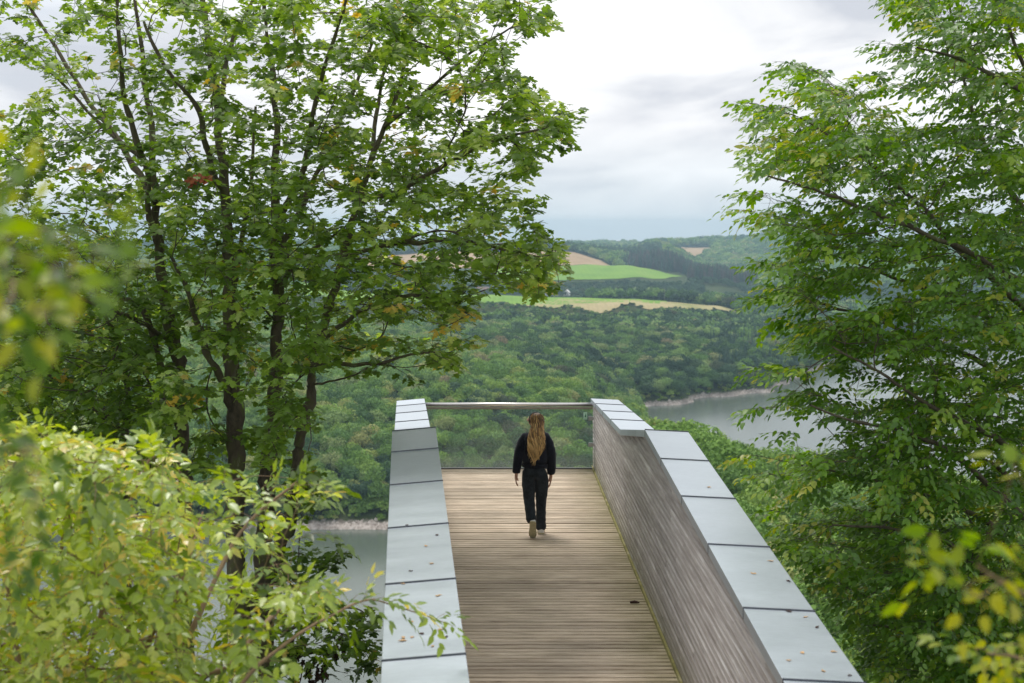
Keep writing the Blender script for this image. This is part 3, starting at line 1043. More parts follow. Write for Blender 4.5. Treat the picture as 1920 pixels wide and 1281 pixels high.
# stones along the waterline
def shore_rocks():
    r = np.random.default_rng(5)
    V, Fc = [], []
    cnt = 0
    for px in np.arange(380, 1560, 1.1):
        for rep in range(2):
            p = px + r.uniform(-1, 1)
            u = U(p)
            ys = np.linspace(480, 1010, 500)
            g = ground(u * ys, ys)
            if 480 < p < 1130:
                k = np.where(g > WATER_Z - 0.6)[0]
            else:
                k = np.where((g > WATER_Z - 0.6) & (ys > 800))[0]
            if len(k) == 0:
                continue
            y = ys[k[0]] + abs(r.normal()) * 1.8
            x = u * y
            z = float(ground(x, y))
            if z > -103.0 or z < WATER_Z - 1.5:
                continue
            s = r.uniform(0.5, 1.5) * (0.7 + y / 1400)
            b = len(V)
            base = np.array([x, y, z])
            for q in range(5):
                a = 2 * math.pi * q / 5 + r.uniform(-.4, .4)
                V.append(base + np.array([math.cos(a) * s * r.uniform(.7, 1.3), math.sin(a) * s, -0.5]))
            V.append(base + np.array([r.uniform(-.3, .3) * s, r.uniform(-.3, .3) * s, s * r.uniform(0.4, 0.9)]))
            for q in range(5):
                Fc.append((b + q, b + (q + 1) % 5, b + 5))
            cnt += 1
    m, nt, bs = new_mat('shore_stone')
    geo = nt.nodes.new('ShaderNodeNewGeometry')
    f = noise_fac(nt, 0.7, 4, 0.6, vec=geo.outputs['Position'])
    nt.links.new(ramp(nt, f, [(0.3, (0.17, 0.14, 0.115)), (0.5, (0.38, 0.33, 0.29)), (0.7, (0.58, 0.53, 0.49))]), bs.inputs['Base Color'])
    bs.inputs['Roughness'].default_value = 0.9
    o = link('shore_stones', mesh_np('shore_stones', V, np.array(Fc)), None, m)
    tag(o, 'pale broken stones lining the waterline below the woods', 'stones', None, 'stuff')


shore_rocks()


# village houses, van, poles
def drop(px, Y):
    x = U(px) * Y
    return (x, Y, float(ground(x, Y)))


M['render'] = plain('white_render', (0.78, 0.77, 0.74), 0.8, 0, 0.04)
M['roof'] = plain('slate_roof', (0.09, 0.09, 0.1), 0.6)
M['roof_red'] = plain('brown_roof', (0.22, 0.13, 0.1), 0.7)
M['pane'] = plain('dark_pane', (0.04, 0.05, 0.06), 0.15)
M['van'] = plain('white_van_paint', (0.8, 0.8, 0.8), 0.35)
M['tyre'] = plain('tyre', (0.03, 0.03, 0.03), 0.8)
M['pole'] = plain('pole_wood', (0.3, 0.28, 0.26), 0.8)


def house(px, Y, w, d, h, roofh, rz, roofm, label):
    loc = drop(px, Y)
    root = empty('house', loc, rz)
    tag(root, label, 'house', 'village houses beyond the meadow')
    inv = Matrix.LocRotScale(root.location, root.rotation_euler, None)
    def obj(name, mb, mat):
        me = bpy.data.meshes.new(name); me.from_pydata(mb.v, [], mb.f); me.materials.append(mat)
        o = bpy.data.objects.new(name, me); COL.objects.link(o); o.parent = root
        return o
    b = MB(); b.box((0, 0, h / 2 - 1), (w, d, h + 2))
    b.poly([(-w / 2, -d / 2, h), (-w / 2, d / 2, h), (-w / 2, 0, h + roofh), (w / 2, -d / 2, h), (w / 2, d / 2, h), (w / 2, 0, h + roofh)], [(0, 2, 1), (3, 4, 5)])
    obj('wall', b, M['render'])
    b = MB()
    for s in (-1, 1):
        e = 0.5
        y0, z0 = s * (d / 2 + e), h - e * roofh / (d / 2) + 0.05
        b.hexa([(-w / 2 - e, y0, z0), (w / 2 + e, y0, z0), (w / 2 + e, 0, h + roofh + .05), (-w / 2 - e, 0, h + roofh + .05),
                (-w / 2 - e, y0, z0 + .25), (w / 2 + e, y0, z0 + .25), (w / 2 + e, 0, h + roofh + .3), (-w / 2 - e, 0, h + roofh + .3)])
    ro = obj('roof', b, roofm)
    b = MB(); b.box((w * 0.22, 0.4, h + roofh + 0.4), (0.8, 0.8, 1.6))
    ch = obj('chimney', b, M['roof_red']); ch.parent = ro
    n = max(2, int(w / 3.2))
    for k in range(n):
        for lv in range(2 if h > 4.5 else 1):
            b = MB(); b.box((-w / 2 + (k + 0.5) * w / n, -d / 2 - 0.03, 1.7 + lv * 2.8), (1.2, 0.1, 1.4))
            obj('window', b, M['pane'])


house(1022, 1800, 13, 9, 5.8, 4.0, R(8), M['roof'], 'white gabled farmhouse with dark roof, partly hidden by maple leaves')
house(1063, 1840, 8, 7, 6.4, 3.0, R(75), M['render'], 'small pale white house right of the village, above the parked van')
house(1042, 1790, 6, 5, 3.0, 1.2, R(0), M['roof'], 'low white outbuilding between the farmhouse and the small pale house')
house(905, 1900, 17, 9, 6.0, 4.2, R(-10), M['roof_red'], 'long brown roofed village house seen between the maple leaves')
house(870, 1960, 12, 9, 6.0, 4.0, R(15), M['roof'], 'dark roofed village house leftmost of the village, behind maple leaves')
house(955, 1930, 11, 8, 5.5, 3.8, R(40), M['roof_red'], 'brown roofed cottage between the long house and the farmhouse')


def van():
    root = empty('delivery_van', drop(1078, 1640), R(4))
    root.location.z += 0.9
    tag(root, 'white box van parked on the track at the meadow edge', 'van')
    def obj(name, mb, mat, par=root):
        me = bpy.data.meshes.new(name); me.from_pydata(mb.v, [], mb.f); me.materials.append(mat)
        o = bpy.data.objects.new(name, me); COL.objects.link(o); o.parent = par
        return o
    b = MB(); b.box((0.6, 0, 1.9), (6.2, 2.2, 2.8)); obj('cargo_box', b, M['van'])
    b = MB()
    b.hexa([(-4.2, -1, .5), (-2.5, -1, .5), (-2.5, 1, .5), (-4.2, 1, .5), (-3.6, -.95, 2.3), (-2.5, -.95, 2.5), (-2.5, .95, 2.5), (-3.6, .95, 2.3)])
    cab = obj('cab', b, M['van'])
    b = MB(); b.box((-3.05, -1.01, 1.8), (0.8, 0.06, 0.6)); obj('side_window', b, M['pane'], cab)
    for wx in (-3.2, 2.2):
        for wy in (-0.95, 0.95):
            b = MB(); b.tube([(wx, wy - .12, .42), (wx, wy + .12, .42)], 0.42, 12); obj('wheel', b, M['tyre'])


van()


def pole(px, Y, h, label, arms=1):
    root = empty('power_pole', drop(px, Y))
    tag(root, label, 'power pole', 'power poles along the fields')
    b = MB(); b.tube([(0, 0, -1), (0, 0, h)], [0.22, 0.16], 7)
    me = bpy.data.meshes.new('mast'); me.from_pydata(b.v, [], b.f); me.materials.append(M['pole'])
    o = bpy.data.objects.new('mast', me); COL.objects.link(o); o.parent = root
    b = MB(); b.box((0, 0, h - 0.6), (2.6, 0.2, 0.2))
    for s in (-1.1, 0, 1.1):
        b.box((s, 0, h - 0.35), (0.12, 0.12, 0.35))
    me = bpy.data.meshes.new('cross_arm'); me.from_pydata(b.v, [], b.f); me.materials.append(M['pole'])
    o = bpy.data.objects.new('cross_arm', me); COL.objects.link(o); o.parent = root
    return (root.location[0], root.location[1], root.location[2] + h - 0.2)


tops = [pole(1118, 1680, 13, 'power pole nearest the van, leftmost of the line'),
        pole(1167, 1600, 13, 'power pole in the dark hedges right of the van'),
        pole(1246, 1530, 15, 'tallest power pole standing at the edge of the dry grass field'),
        pole(1322, 1530, 9, 'leftmost of the three close poles at the right end of the dry field'),
        pole(1330, 1530, 9, 'middle one of the three close poles at the right end of the dry field'),
        pole(1338, 1530, 9, 'rightmost of the three close poles at the right end of the dry field')]
wb = MB()
for a, c in ((0, 1), (1, 2), (2, 3)):
    for s in (-1.1, 0, 1.1):
        A = Vector(tops[a]) + Vector((s, 0, 0)); C_ = Vector(tops[c]) + Vector((s, 0, 0))
        pts = [A.lerp(C_, t / 6) - Vector((0, 0, 3 * t / 6 * (1 - t / 6) * 1.6)) for t in range(7)]
        wb.tube(pts, 0.05, 4, False)
tag(wb.build('power_line', M['tyre']), 'thin overhead wires strung between the poles across the fields', 'power line')


# ------------------------------------------------------------------ viewing platform
RB = (1.3832, 23.858, -0.0130)       # right wall face: x at this depth, and the slope of the wall
LB = (-1.5097, 23.858, -0.0759)      # left wall face
YE, YS, YT, Y0 = 24.1, 18.48, 15.45, 6.4      # end, foot of the step, head of the step, start


def wx(side, y):
    b = RB if side > 0 else LB
    return b[0] + b[2] * (y - b[1])


def top_z(side, y):
    """Underside line of the coping: long slope up, short drop, long slope down."""
    a = (1.49 + 0.05 * (YT - 8.0)) if side > 0 else (1.66 + 0.0285 * (YT - 7.4))
    if y <= YT:
        z = a - (0.05 if side > 0 else 0.0285) * (YT - y)
    elif y <= YS:
        z = a + (1.435 - a) * (y - YT) / (YS - YT)
    else:
        z = 1.435 - 0.0495 * (y - YS)
    return z


def build_platform():
    root = empty('viewing_platform', (0, 15, 0))
    tag(root, 'timber viewing platform with grey metal capped slatted walls and a glass end above the lake', 'viewing platform')
    # deck boards, each with two grooves
    pitch = 0.1145
    y = Y0
    k = 0
    while y < YE - 0.1:
        xa = wx(-1, y) + 0.012; xb = wx(1, y) - 0.012
        w = pitch - 0.027
        h = random.uniform(-0.0025, 0.0025)
        tl = random.uniform(-0.0015, 0.0015)
        prof = [(0, -0.03), (0, -0.006), (0.005, 0), (w - .005, 0), (w, -0.006), (w, -0.03)]
        m = MB()
        n = len(prof)
        pts = [(xa, y + a, b + h) for a, b in prof] + [(xb, y + a, b + h + tl) for a, b in prof]
        m.poly(pts, [(i, i + n, i + n + 1, i + 1) for i in range(n - 1)] + [(n - 1, 2 * n - 1, n, 0), tuple(range(n)), tuple(reversed(range(n, 2 * n)))])
        m.build('deck_board', M['deck'], root)
        y += pitch; k += 1
    # joists and steel under the deck
    for s in (0.1, 0.37, 0.63, 0.9):
        m = MB()
        a0 = wx(-1, Y0) * (1 - s) + wx(1, Y0) * s; a1 = wx(-1, YE) * (1 - s) + wx(1, YE) * s
        m.hexa([(a0 - .05, Y0, -.25), (a0 + .05, Y0, -.25), (a1 + .05, YE - .1, -.25), (a1 - .05, YE - .1, -.25), (a0 - .05, Y0, -.034), (a0 + .05, Y0, -.034), (a1 + .05, YE - .1, -.034), (a1 - .05, YE - .1, -.034)])
        m.build('joist', M['beam'], root)
    for s in (-1, 1):
        m = MB()
        o = s * 0.22
        a0 = wx(s, Y0) + o; a1 = wx(s, YE) + o
        m.hexa([(a0 - .1, Y0, -.75), (a0 + .1, Y0, -.75), (a1 + .1, YE - .1, -.5), (a1 - .1, YE - .1, -.5), (a0 - .1, Y0, -.052), (a0 + .1, Y0, -.052), (a1 + .1, YE - .1, -.052), (a1 - .1, YE - .1, -.052)])
        m.build('steel_girder', M['beam'], root)
        for yy in (9.0, 17.0):
            xx = wx(s, yy) + o
            g = float(ground(xx, yy)) - 0.5
            m = MB(); m.tube([(xx, yy, g), (xx, yy, -0.6)], 0.12, 12)
            m.build('post', M['beam'], root, True)
    # walls
    for s in (-1, 1):
        W = 0.40
        ys = [Y0, 8, 10, 12, 14, YT, 16.4, 17.5, YS, 20, 22, YE]
        m = MB()
        n = len(ys)
        for yy in ys:
            xi = wx(s, yy) + s * 0.03; xo = wx(s, yy) + s * W
            zt = top_z(s, yy) - 0.03
            m.v += [(xi, yy, -.05), (xo, yy, -.05), (xo, yy, zt - .05), (xi, yy, zt)]
        for i in range(n - 1):
            a = i * 4
            for q in range(4):
                m.f.append((a + q, a + (q + 1) % 4, a + 4 + (q + 1) % 4, a + 4 + q))
        m.f += [(3, 2, 1, 0), ((n - 1) * 4, (n - 1) * 4 + 1, (n - 1) * 4 + 2, (n - 1) * 4 + 3)]
        m.build('wall_core', M['core'], root)
        # horizontal slats, inside and outside faces
        rowp = 0.074
        for face in (0, 1):
            for rrow in range(27):
                z0 = 0.015 + rrow * rowp; z1 = z0 + rowp - 0.015
                y = Y0 - random.uniform(0, 3)
                while y < YE:
                    L = random.choice([3.6, 4.2, 4.8, 5.4]) if face == 0 else 6.0
                    ya, yb = max(y, Y0), min(y + L - 0.006, YE)
                    y += L
                    if yb - ya < 0.05:
                        continue
                    cuts = sorted(set([ya, yb] + [c for c in (YT, YS) if ya < c < yb] + list(np.linspace(ya, yb, 5))))
                    # keep only where the slat is under the coping
                    runs, cur = [], []
                    fine = sorted(set(cuts + list(np.linspace(ya, yb, 25))))
                    for c in fine:
                        t = min(z1, top_z(s, c) - (0.02 if face == 0 else 0.10))
                        if t > z0 + 0.004:
                            cur.append((c, t))
                        else:
                            if len(cur) > 1: runs.append(cur)
                            cur = []
                    if len(cur) > 1: runs.append(cur)
                    for cur in runs:
                        # thin out points on straight stretches
                        kp = [cur[0]] + [cur[i] for i in range(1, len(cur) - 1) if abs((cur[i][1] - cur[i - 1][1]) / (cur[i][0] - cur[i - 1][0]) - (cur[i + 1][1] - cur[i][1]) / (cur[i + 1][0] - cur[i][0])) > 1e-4] + [cur[-1]]
                        m = MB()
                        pr = random.uniform(-0.0025, 0.0025)
                        for c, t in kp:
                            if face == 0:
                                xf, xk = wx(s, c) + pr * s, wx(s, c) + s * 0.022
                            else:
                                xf, xk = wx(s, c) + s * (W + 0.03) + pr, wx(s, c) + s * (W + 0.004)
                            ch = min(.018, (t - z0) * .4)
                            m.v += [(xf, c, z0 + .002), (xk, c, z0), (xk, c, t), (xf + s * .015 * (1 if face == 0 else -1), c, t - .001), (xf, c, t - ch)]
                        for i in range(len(kp) - 1):
                            a = i * 5
                            for q in range(5):
                                m.f.append((a + q, a + 5 + q, a + 5 + (q + 1) % 5, a + (q + 1) % 5))
                        e = (len(kp) - 1) * 5
                        m.f += [(0, 1, 2, 3, 4), (e + 4, e + 3, e + 2, e + 1, e)]
                        m.build('slat', M['slat'], root)
        # mossy batten in the corner between the deck and the wall
        m = MB()
        m.hexa([(wx(s, Y0) - s * .001, Y0, .0), (wx(s, Y0) - s * .028, Y0, .0), (wx(s, YE) - s * .028, YE, .0), (wx(s, YE) - s * .001, YE, .0),
                (wx(s, Y0) - s * .001, Y0, .03), (wx(s, Y0) - s * .022, Y0, .03), (wx(s, YE) - s * .022, YE, .03), (wx(s, YE) - s * .001, YE, .03)])
        m.build('corner_batten', M['moss'], root)
        # coping tiles
        tilt = -0.045 * 0.46 * 2 if s < 0 else -0.026 * 2 * 0.46
        if s > 0:
            js = [Y0, 7.98, 9.28, 10.84, 12.40, 13.96, YT]
        else:
            js = [Y0, 7.87, 9.42, 11.0, 12.62, 14.21, YT]
        segs = [(js[i], js[i + 1]) for i in range(len(js) - 1)]
        st = np.linspace(YT, YS, 4)
        segs += [(st[i], st[i + 1]) for i in range(3)]
        fj = [YS, 19.98, 21.5, 22.94, YE + .06]
        segs += [(fj[i], fj[i + 1]) for i in range(4)]
        for a, b in segs:
            g = 0.005
            m = MB()
            pts = []
            for dz in (-0.062, 0.018):
                for yy, ss in ((a + g, 0), (a + g, 1), (b - g, 1), (b - g, 0)):
                    xi = wx(s, yy) - s * 0.035; xo = xi + s * 0.475
                    x = xo if ss else xi
                    z = top_z(s, min(max(yy, a + 1e-6), b)) + dz + (tilt if ss else 0)
                    pts.append((x, yy, z))
            if s < 0:
                pts = [pts[i] for i in (1, 0, 3, 2, 5, 4, 7, 6)]
            m.hexa(pts)
            m.build('coping_tile', M['coping'], root, bevel=0.003)
        # standing fold at each joint
        for q in js[1:-1] + fj[1:-1] + [YT + 0.01]:
            m = MB()
            pts = []
            for dz in (-0.055, 0.028):
                for yy, ss in ((q - .005, 0), (q - .005, 1), (q + .005, 1), (q + .005, 0)):
                    xi = wx(s, yy) - s * 0.0375; xo = xi + s * 0.48
                    pts.append((xo if ss else xi, yy, top_z(s, q) + dz + (tilt if ss else 0)))
            if s < 0:
                pts = [pts[i] for i in (1, 0, 3, 2, 5, 4, 7, 6)]
            m.hexa(pts)
            m.build('seam_fold', M['seam'], root)
    # glass end: pane, handrail, channel, clamps, sticker
    yg = 23.86
    xl, xr = wx(-1, yg) + 0.012, wx(1, yg) - 0.02
    m = MB(); m.hexa([(xl, yg - .008, .03), (xr, yg - .008, .03), (xr, yg + .008, .03), (xl, yg + .008, .03), (xl, yg - .008, 1.03), (xr, yg - .008, 1.03), (xr, yg + .008, 1.03), (xl, yg + .008, 1.03)])
    m.build('glass_pane', M['glass'], root)
    m = MB(); m.tube([(xl - .01, yg, 1.105), (xr + .01, yg, 1.105)], 0.032, 16)
    m.build('handrail', M['steel'], root, True)
    m = MB(); m.box(((xl + xr) / 2, yg, 1.045), (xr - xl, 0.05, 0.035))
    m.build('rail_channel', M['channel'], root)
    m = MB(); m.box(((xl + xr) / 2, yg + .02, 0.012), (xr - xl, 0.05, 0.02))
    m.build('sill', M['beam'], root)
    for x, sg in ((xl, 1), (xr, -1)):
        for z in (0.87, 0.42):
            m = MB(); m.box((x + sg * .035, yg - .014, z), (0.07, 0.012, 0.07)); m.box((x + sg * .035, yg + .014, z), (0.07, 0.012, 0.07)); m.box((x - sg * .005, yg, z), (0.02, 0.04, 0.05))
            m.build('glass_clamp', M['clamp'], root, bevel=0.002)
    m = MB(); m.box((xr - 0.125, yg - .0105, 0.915), (0.06, 0.002, 0.125))
    st = m.build('sticker', M['sticker'], root)
    m = MB(); m.box((xr - 0.122, yg - .0125, 0.905), (0.026, 0.001, 0.03)); m.box((xr - 0.118, yg - .0125, 0.935), (0.012, 0.001, 0.03)); m.box((xr - 0.125, yg - .0125, 0.872), (0.04, 0.001, 0.006))
    m.build('sticker_print', M['print'], st)
    return root


def moss_mat():
    m, nt, b = new_mat('mossy_batten')
    geo = nt.nodes.new('ShaderNodeNewGeometry')
    f = noise_fac(nt, 3.5, 7, 0.7, vec=geo.outputs['Position'])
    nt.links.new(ramp(nt, f, [(0.3, (0.15, 0.14, 0.04)), (0.5, (0.27, 0.25, 0.08)), (0.7, (0.42, 0.37, 0.24))]), b.inputs['Base Color'])
    b.inputs['Roughness'].default_value = 0.9
    return m


M['moss'] = moss_mat()
M['seam'] = plain('dark_zinc_fold', (0.11, 0.12, 0.14), 0.5, 0.4)
M['channel'] = plain('bronze_channel', (0.27, 0.25, 0.2), 0.5, 0.4)
PLATFORM = build_platform()


def on_coping(side, y, across):
    """Point on the upper face of the coping."""
    xi = wx(side, y) - side * 0.035
    tilt = -0.045 * 2 * 0.46 if side < 0 else -0.026 * 2 * 0.46
    return (xi + side * 0.475 * across, y, top_z(side, y) + 0.018 + tilt * across)


def debris():
    r = random.Random(4)
    spots = []
    def add(px, py, side):
        # find the point of the coping under this place of the photograph
        best = None
        for y in np.arange(7.0, 15.3, 0.05):
            for a in np.arange(0.03, 1, 0.06):
                q = on_coping(side, y, a)
                X = to_px(q)
                e = (X[0] - px) ** 2 + (X[1] - py) ** 2
                if best is None or e < best[0]:
                    best = (e, q)
        return best[1]
    left = [(771, 1070), (818, 1005), (796, 1024), (759, 1097), (821, 1119), (823, 1180), (792, 1189), (771, 1197), (751, 1202), (758, 1195), (836, 1194), (807, 1214), (775, 1167), (760, 985), (812, 1058)]
    right = [(1447, 1053), (1482, 1091), (1479, 1148), (1510, 1155), (1531, 1180), (1505, 1222), (1481, 1237), (1560, 1222), (1543, 1256), (1590, 1268), (1330, 913), (1415, 1075)]
    for side, L in ((-1, left), (1, right)):
        for i, (px, py) in enumerate(L):
            q = add(px, py, side)
            s = r.uniform(0.012, 0.022)
            m = MB()
            n = 7
            a0 = r.uniform(0, 6.28)
            pts = []
            for k in range(n):
                a = 2 * math.pi * k / n
                ex = s * (1.3 if k in (0, 3) else 0.7) * r.uniform(.7, 1.2)
                pts.append((math.cos(a + a0) * ex, math.sin(a + a0) * ex * 0.9, r.uniform(0.002, 0.008)))
            lo = [(x, y, z - 0.0015) for x, y, z in pts]
            pts.append((0, 0, 0.004))
            m.poly(pts, [(k, (k + 1) % n, n) for k in range(n)])
            m.poly(lo, [tuple(reversed(range(n)))])
            o = m.build('fallen_leaf', M['debris'] if r.random() < 0.8 else M['debris_dark'])
            o.location = (q[0], q[1], q[2] + 0.001)
            w = 'left' if side < 0 else 'right'
            tag(o, 'small dry tan leaf scrap lying on the grey coping of the %s wall' % w, 'fallen leaf', 'dry leaf scraps on the %s wall coping' % w)
    m = MB()
    m.tube([(0, 0, .012), (.05, .01, .016), (.1, -.01, .012)], [.012, .016, .006], 6)
    m.tube([(.05, 0, .014), (.08, .03, .02)], [.007, .003], 5)
    o = m.build('fallen_catkin', M['debris_dark'])
    o.location = (1.29, 15.25, 0.0)
    tag(o, 'dark curled dead leaf on the deck boards against the right wall', 'fallen leaf')


debris()


# ------------------------------------------------------------------ trees near the camera
def leaf_template(kind):
    if kind == 'maple':
        half = [(0.0, 0.0), (-0.06, 0.20), (0.06, 0.40), (0.20, 0.27), (0.36, 0.55), (0.50, 0.47), (0.52, 0.22), (0.74, 0.26), (1.0, 0.0)]
    elif kind == 'ovate':
        half = [(0.0, 0.0), (0.10, 0.19), (0.36, 0.30), (0.68, 0.21), (1.0, 0.0)]
    elif kind == 'lance':
        half = [(0.0, 0.0), (0.12, 0.16), (0.38, 0.25), (0.70, 0.16), (1.0, 0.0)]
    out = half + [(x, -y) for x, y in reversed(half[1:-1])]
    def zf(x, y):
        return -0.10 * x * x - (0.16 if kind == 'maple' else -0.22) * abs(y) - 0.05
    v = [(0.38, 0, zf(0.38, 0) + 0.01)] + [(x, y, zf(x, y)) for x, y in out]
    n = len(out)
    f = [(0, 1 + i, 1 + (i + 1) % n) for i in range(n)]
    return np.array(v), np.array(f)


TPL = {k: leaf_template(k) for k in ('maple', 'ovate', 'lance')}
LEAF_MESH = {}


def leaf_mesh(kind, mat, lvl):
    key = (kind, mat, lvl)
    if key not in LEAF_MESH:
        V, Fc = TPL[kind]
        me = mesh_np('leaf', V, Fc, np.full(len(V), (lvl + 0.5) / 10.0))
        me.materials.append(M[mat])
        LEAF_MESH[key] = me
    return LEAF_MESH[key]


def unit(a):
    return a / np.maximum(np.linalg.norm(a, axis=-1, keepdims=True), 1e-9)


def frames(d, nrm):
    """Columns: leaf axis, side, normal."""
    x = unit(d)
    n = unit(nrm - x * (nrm * x).sum(-1, keepdims=True))
    y = np.cross(n, x)
    return np.stack([x, y, n], -1)


def put_leaves(root, name, kind, mat, pos, axis, nrm, size, tint, n_single=300):
    """The leaves that show largest are parts; the rest is one part of many leaves."""
    Fr = frames(axis, nrm)
    f = F_PX
    fw = pos[:, 1] * CP - (pos[:, 2] - CAM_H) * SP
    sx = 960 + f * pos[:, 0] / np.maximum(fw, .1)
    sy = 640.5 - f * (pos[:, 1] * SP + (pos[:, 2] - CAM_H) * CP) / np.maximum(fw, .1)
    inside = (sx > 0) & (sx < 1920) & (sy > 0) & (sy < 1281) & (fw > 0.3)
    app = np.where(inside, size / np.maximum(fw, .1), 0)
    idx = np.argsort(-app)[:n_single]
    idx = idx[app[idx] > 0]
    single = np.zeros(len(pos), bool)
    single[idx] = True
    inv = parent_inv(root)
    for i in idx:
        me = leaf_mesh(kind, mat, int(min(9, max(0, tint[i] * 10))))
        o = bpy.data.objects.new('leaf', me)
        COL.objects.link(o)
        o.parent = root
        m = Matrix([[*(Fr[i][0] * size[i]), pos[i][0]], [*(Fr[i][1] * size[i]), pos[i][1]], [*(Fr[i][2] * size[i]), pos[i][2]], [0, 0, 0, 1]])
        o.matrix_basis = inv @ m
    V, Fc = TPL[kind]
    r = ~single
    k = int(r.sum())
    if k:
        W = np.einsum('nij,vj->nvi', Fr[r], V) * size[r][:, None, None] + pos[r][:, None, :]
        F2 = (Fc[None] + (np.arange(k) * len(V))[:, None, None]).reshape(-1, 3)
        me = mesh_np(name, W.reshape(-1, 3), F2, np.repeat(tint[r], len(V)))
        o = link(name, me, root, M[mat])
        tag(o, kind='stuff')


def tube_net(segs, n=5):
    """segs: list of (points (k,3), radii (k)); returns one mesh of open tubes."""
    Vs, Fs, base = [], [], 0
    ang = np.arange(n) * 2 * math.pi / n
    for pts, rad in segs:
        pts = np.asarray(pts); rad = np.asarray(rad)
        k = len(pts)
        d = np.gradient(pts, axis=0)
        d = unit(d)
        ref = np.where(np.abs(d[:, 2:3]) < 0.9, np.array([[0, 0, 1.0]]), np.array([[1.0, 0, 0]]))
        ref = np.repeat(ref[:1], k, 0)
        x = unit(np.cross(d, ref)); y = np.cross(d, x)
        ring = pts[:, None, :] + (x[:, None, :] * np.cos(ang)[None, :, None] + y[:, None, :] * np.sin(ang)[None, :, None]) * rad[:, None, None]
        Vs.append(ring.reshape(-1, 3))
        i = np.arange(k - 1)[:, None] * n + np.arange(n)[None]
        j = np.arange(k - 1)[:, None] * n + (np.arange(n)[None] + 1) % n
        Fs.append(np.stack([i, j, j + n, i + n], -1).reshape(-1, 4) + base)
        base += k * n
    return np.concatenate(Vs), np.concatenate(Fs)


def catmull(pts, rad, per=5):
    pts = [np.array(p, float) for p in pts]
    P_ = [2 * pts[0] - pts[1]] + pts + [2 * pts[-1] - pts[-2]]
    out, ro = [], []
    for i in range(1, len(P_) - 2):
        for k in range(per):
            t = k / per
            a, b, c, d = P_[i - 1], P_[i], P_[i + 1], P_[i + 2]
            out.append(0.5 * ((2 * b) + (c - a) * t + (2 * a - 5 * b + 4 * c - d) * t * t + (3 * b - a - 3 * c + d) * t ** 3))
            ro.append(rad[i - 1] * (1 - t) + rad[i] * t)
    out.append(pts[-1]); ro.append(rad[-1])
    return np.array(out), np.array(ro)


class Tree:
    def __init__(self, name, label, cat, group=None, base=None, seed=1):
        self.root = empty(name, base)
        tag(self.root, label, cat, group)
        self.nodes, self.dirs, self.par = [], [], []
        self.r = np.random.default_rng(seed)
        self.attach = []
        self.main = []
        self.slim = 0.84 if 'maple' in name else 1.0

    def path(self, name, pts, rad, mat='bark', sides=9, wob=0.03, grow_from=0.0):
        pts = [np.array(p, float) for p in pts]
        P_, R_ = catmull(pts, [q * self.slim for q in rad], 6)
        k = len(P_)
        w = self.r.normal(size=(k, 3)) * wob
        w[0] = 0; w[-1] = 0
        w = (w + np.roll(w, 1, 0)) / 2
        P_ = P_ + w * np.minimum(1, R_ / 0.06)[:, None]
        R_ = R_ * (1 + 0.10 * self.r.normal(size=k))
        self.main.append((P_, R_))
        V, Fc = tube_net([(P_, R_)], sides)
        o = link(name, mesh_np(name, V, Fc, smooth=True), self.root, M[mat])
        s0 = int(k * grow_from)
        D = unit(np.gradient(P_, axis=0))
        for i in range(s0, k - 1):
            for q in (0.0, 0.5):
                self.nodes.append(P_[i] * (1 - q) + P_[i + 1] * q); self.dirs.append(D[i]); self.par.append(-1)

    def grow(self, A, up=0.06, droop=0.0, wob=0.05, lenpen=0.0):
        """Connect each twig end to the framework, nearest first."""
        N = len(self.nodes)
        tot = N + len(A) * 5 + 10
        X = np.zeros((tot, 3)); D = np.zeros((tot, 3)); par = np.full(tot, -1)
        X[:N] = self.nodes; D[:N] = self.dirs; par[:N] = self.par
        load = np.zeros(tot)
        d0 = np.empty(len(A))
        for i, a in enumerate(A):
            d0[i] = ((X[:N] - a) ** 2).sum(1).min()
        order = np.argsort(d0)
        tips, tdir = [], []
        segs = []
        n = N
        for i in order:
            a = A[i]
            v = a - X[:n]
            L = np.sqrt((v ** 2).sum(1)) + 1e-6
            cosd = (v * D[:n]).sum(1) / L
            cost = L * (1.45 - 0.75 * cosd) + np.maximum(0, -v[:, 2] - 0.1) * 0.8
            j = int(np.argmin(cost))
            p0 = X[j]; d = D[j]; Lj = L[j]
            c1 = p0 + (d * 0.45 + v[j] / Lj * 0.2) * Lj * 0.55 + np.array([0, 0, up * Lj])
            ks = 4 if Lj > 0.25 else 3
            pts = [p0]
            for k in range(1, ks + 1):
                t = k / ks
                q = (1 - t) ** 2 * p0 + 2 * t * (1 - t) * c1 + t * t * a
                if k < ks:
                    q = q + self.r.normal(size=3) * wob * Lj * 0.3
                pts.append(q)
            last = j
            ids = []
            for k in range(1, ks + 1):
                X[n] = pts[k]; D[n] = unit(pts[k] - pts[k - 1]); par[n] = last; last = n; ids.append(n); n += 1
            segs.append((j, ids))
            tips.append(a); tdir.append(D[n - 1])
        # pipe model radii
        load[:n] = 0
        for j, ids in reversed(segs):
            pass
        acc = np.zeros(n)
        for k in range(n - 1, N - 1, -1):
            acc[k] += 1e-9
            if acc[k] < 1.0 and acc[k] < 0.5:
                acc[k] = max(acc[k], 1.0)
            if par[k] >= N:
                acc[par[k]] += acc[k]
        self.net = (X[:n], par[:n], acc, segs, N)
        return np.array(tips), np.array(tdir)

    def twigs(self, r0=0.0026, mat='twig', expo=0.42, rmax=0.05, sides=4):
        X, par, acc, segs, N = self.net
        out = []
        for j, ids in segs:
            pts = [X[j]] + [X[k] for k in ids]
            rr = [min(rmax, r0 * acc[k] ** expo) for k in ids]
            rad = [rr[0] * 1.15] + rr
            out.append((np.array(pts), np.array(rad)))
        V, Fc = tube_net(out, sides)
        o = link('twigs', mesh_np('twigs', V, Fc), self.root, M[mat])
        tag(o, kind='stuff')


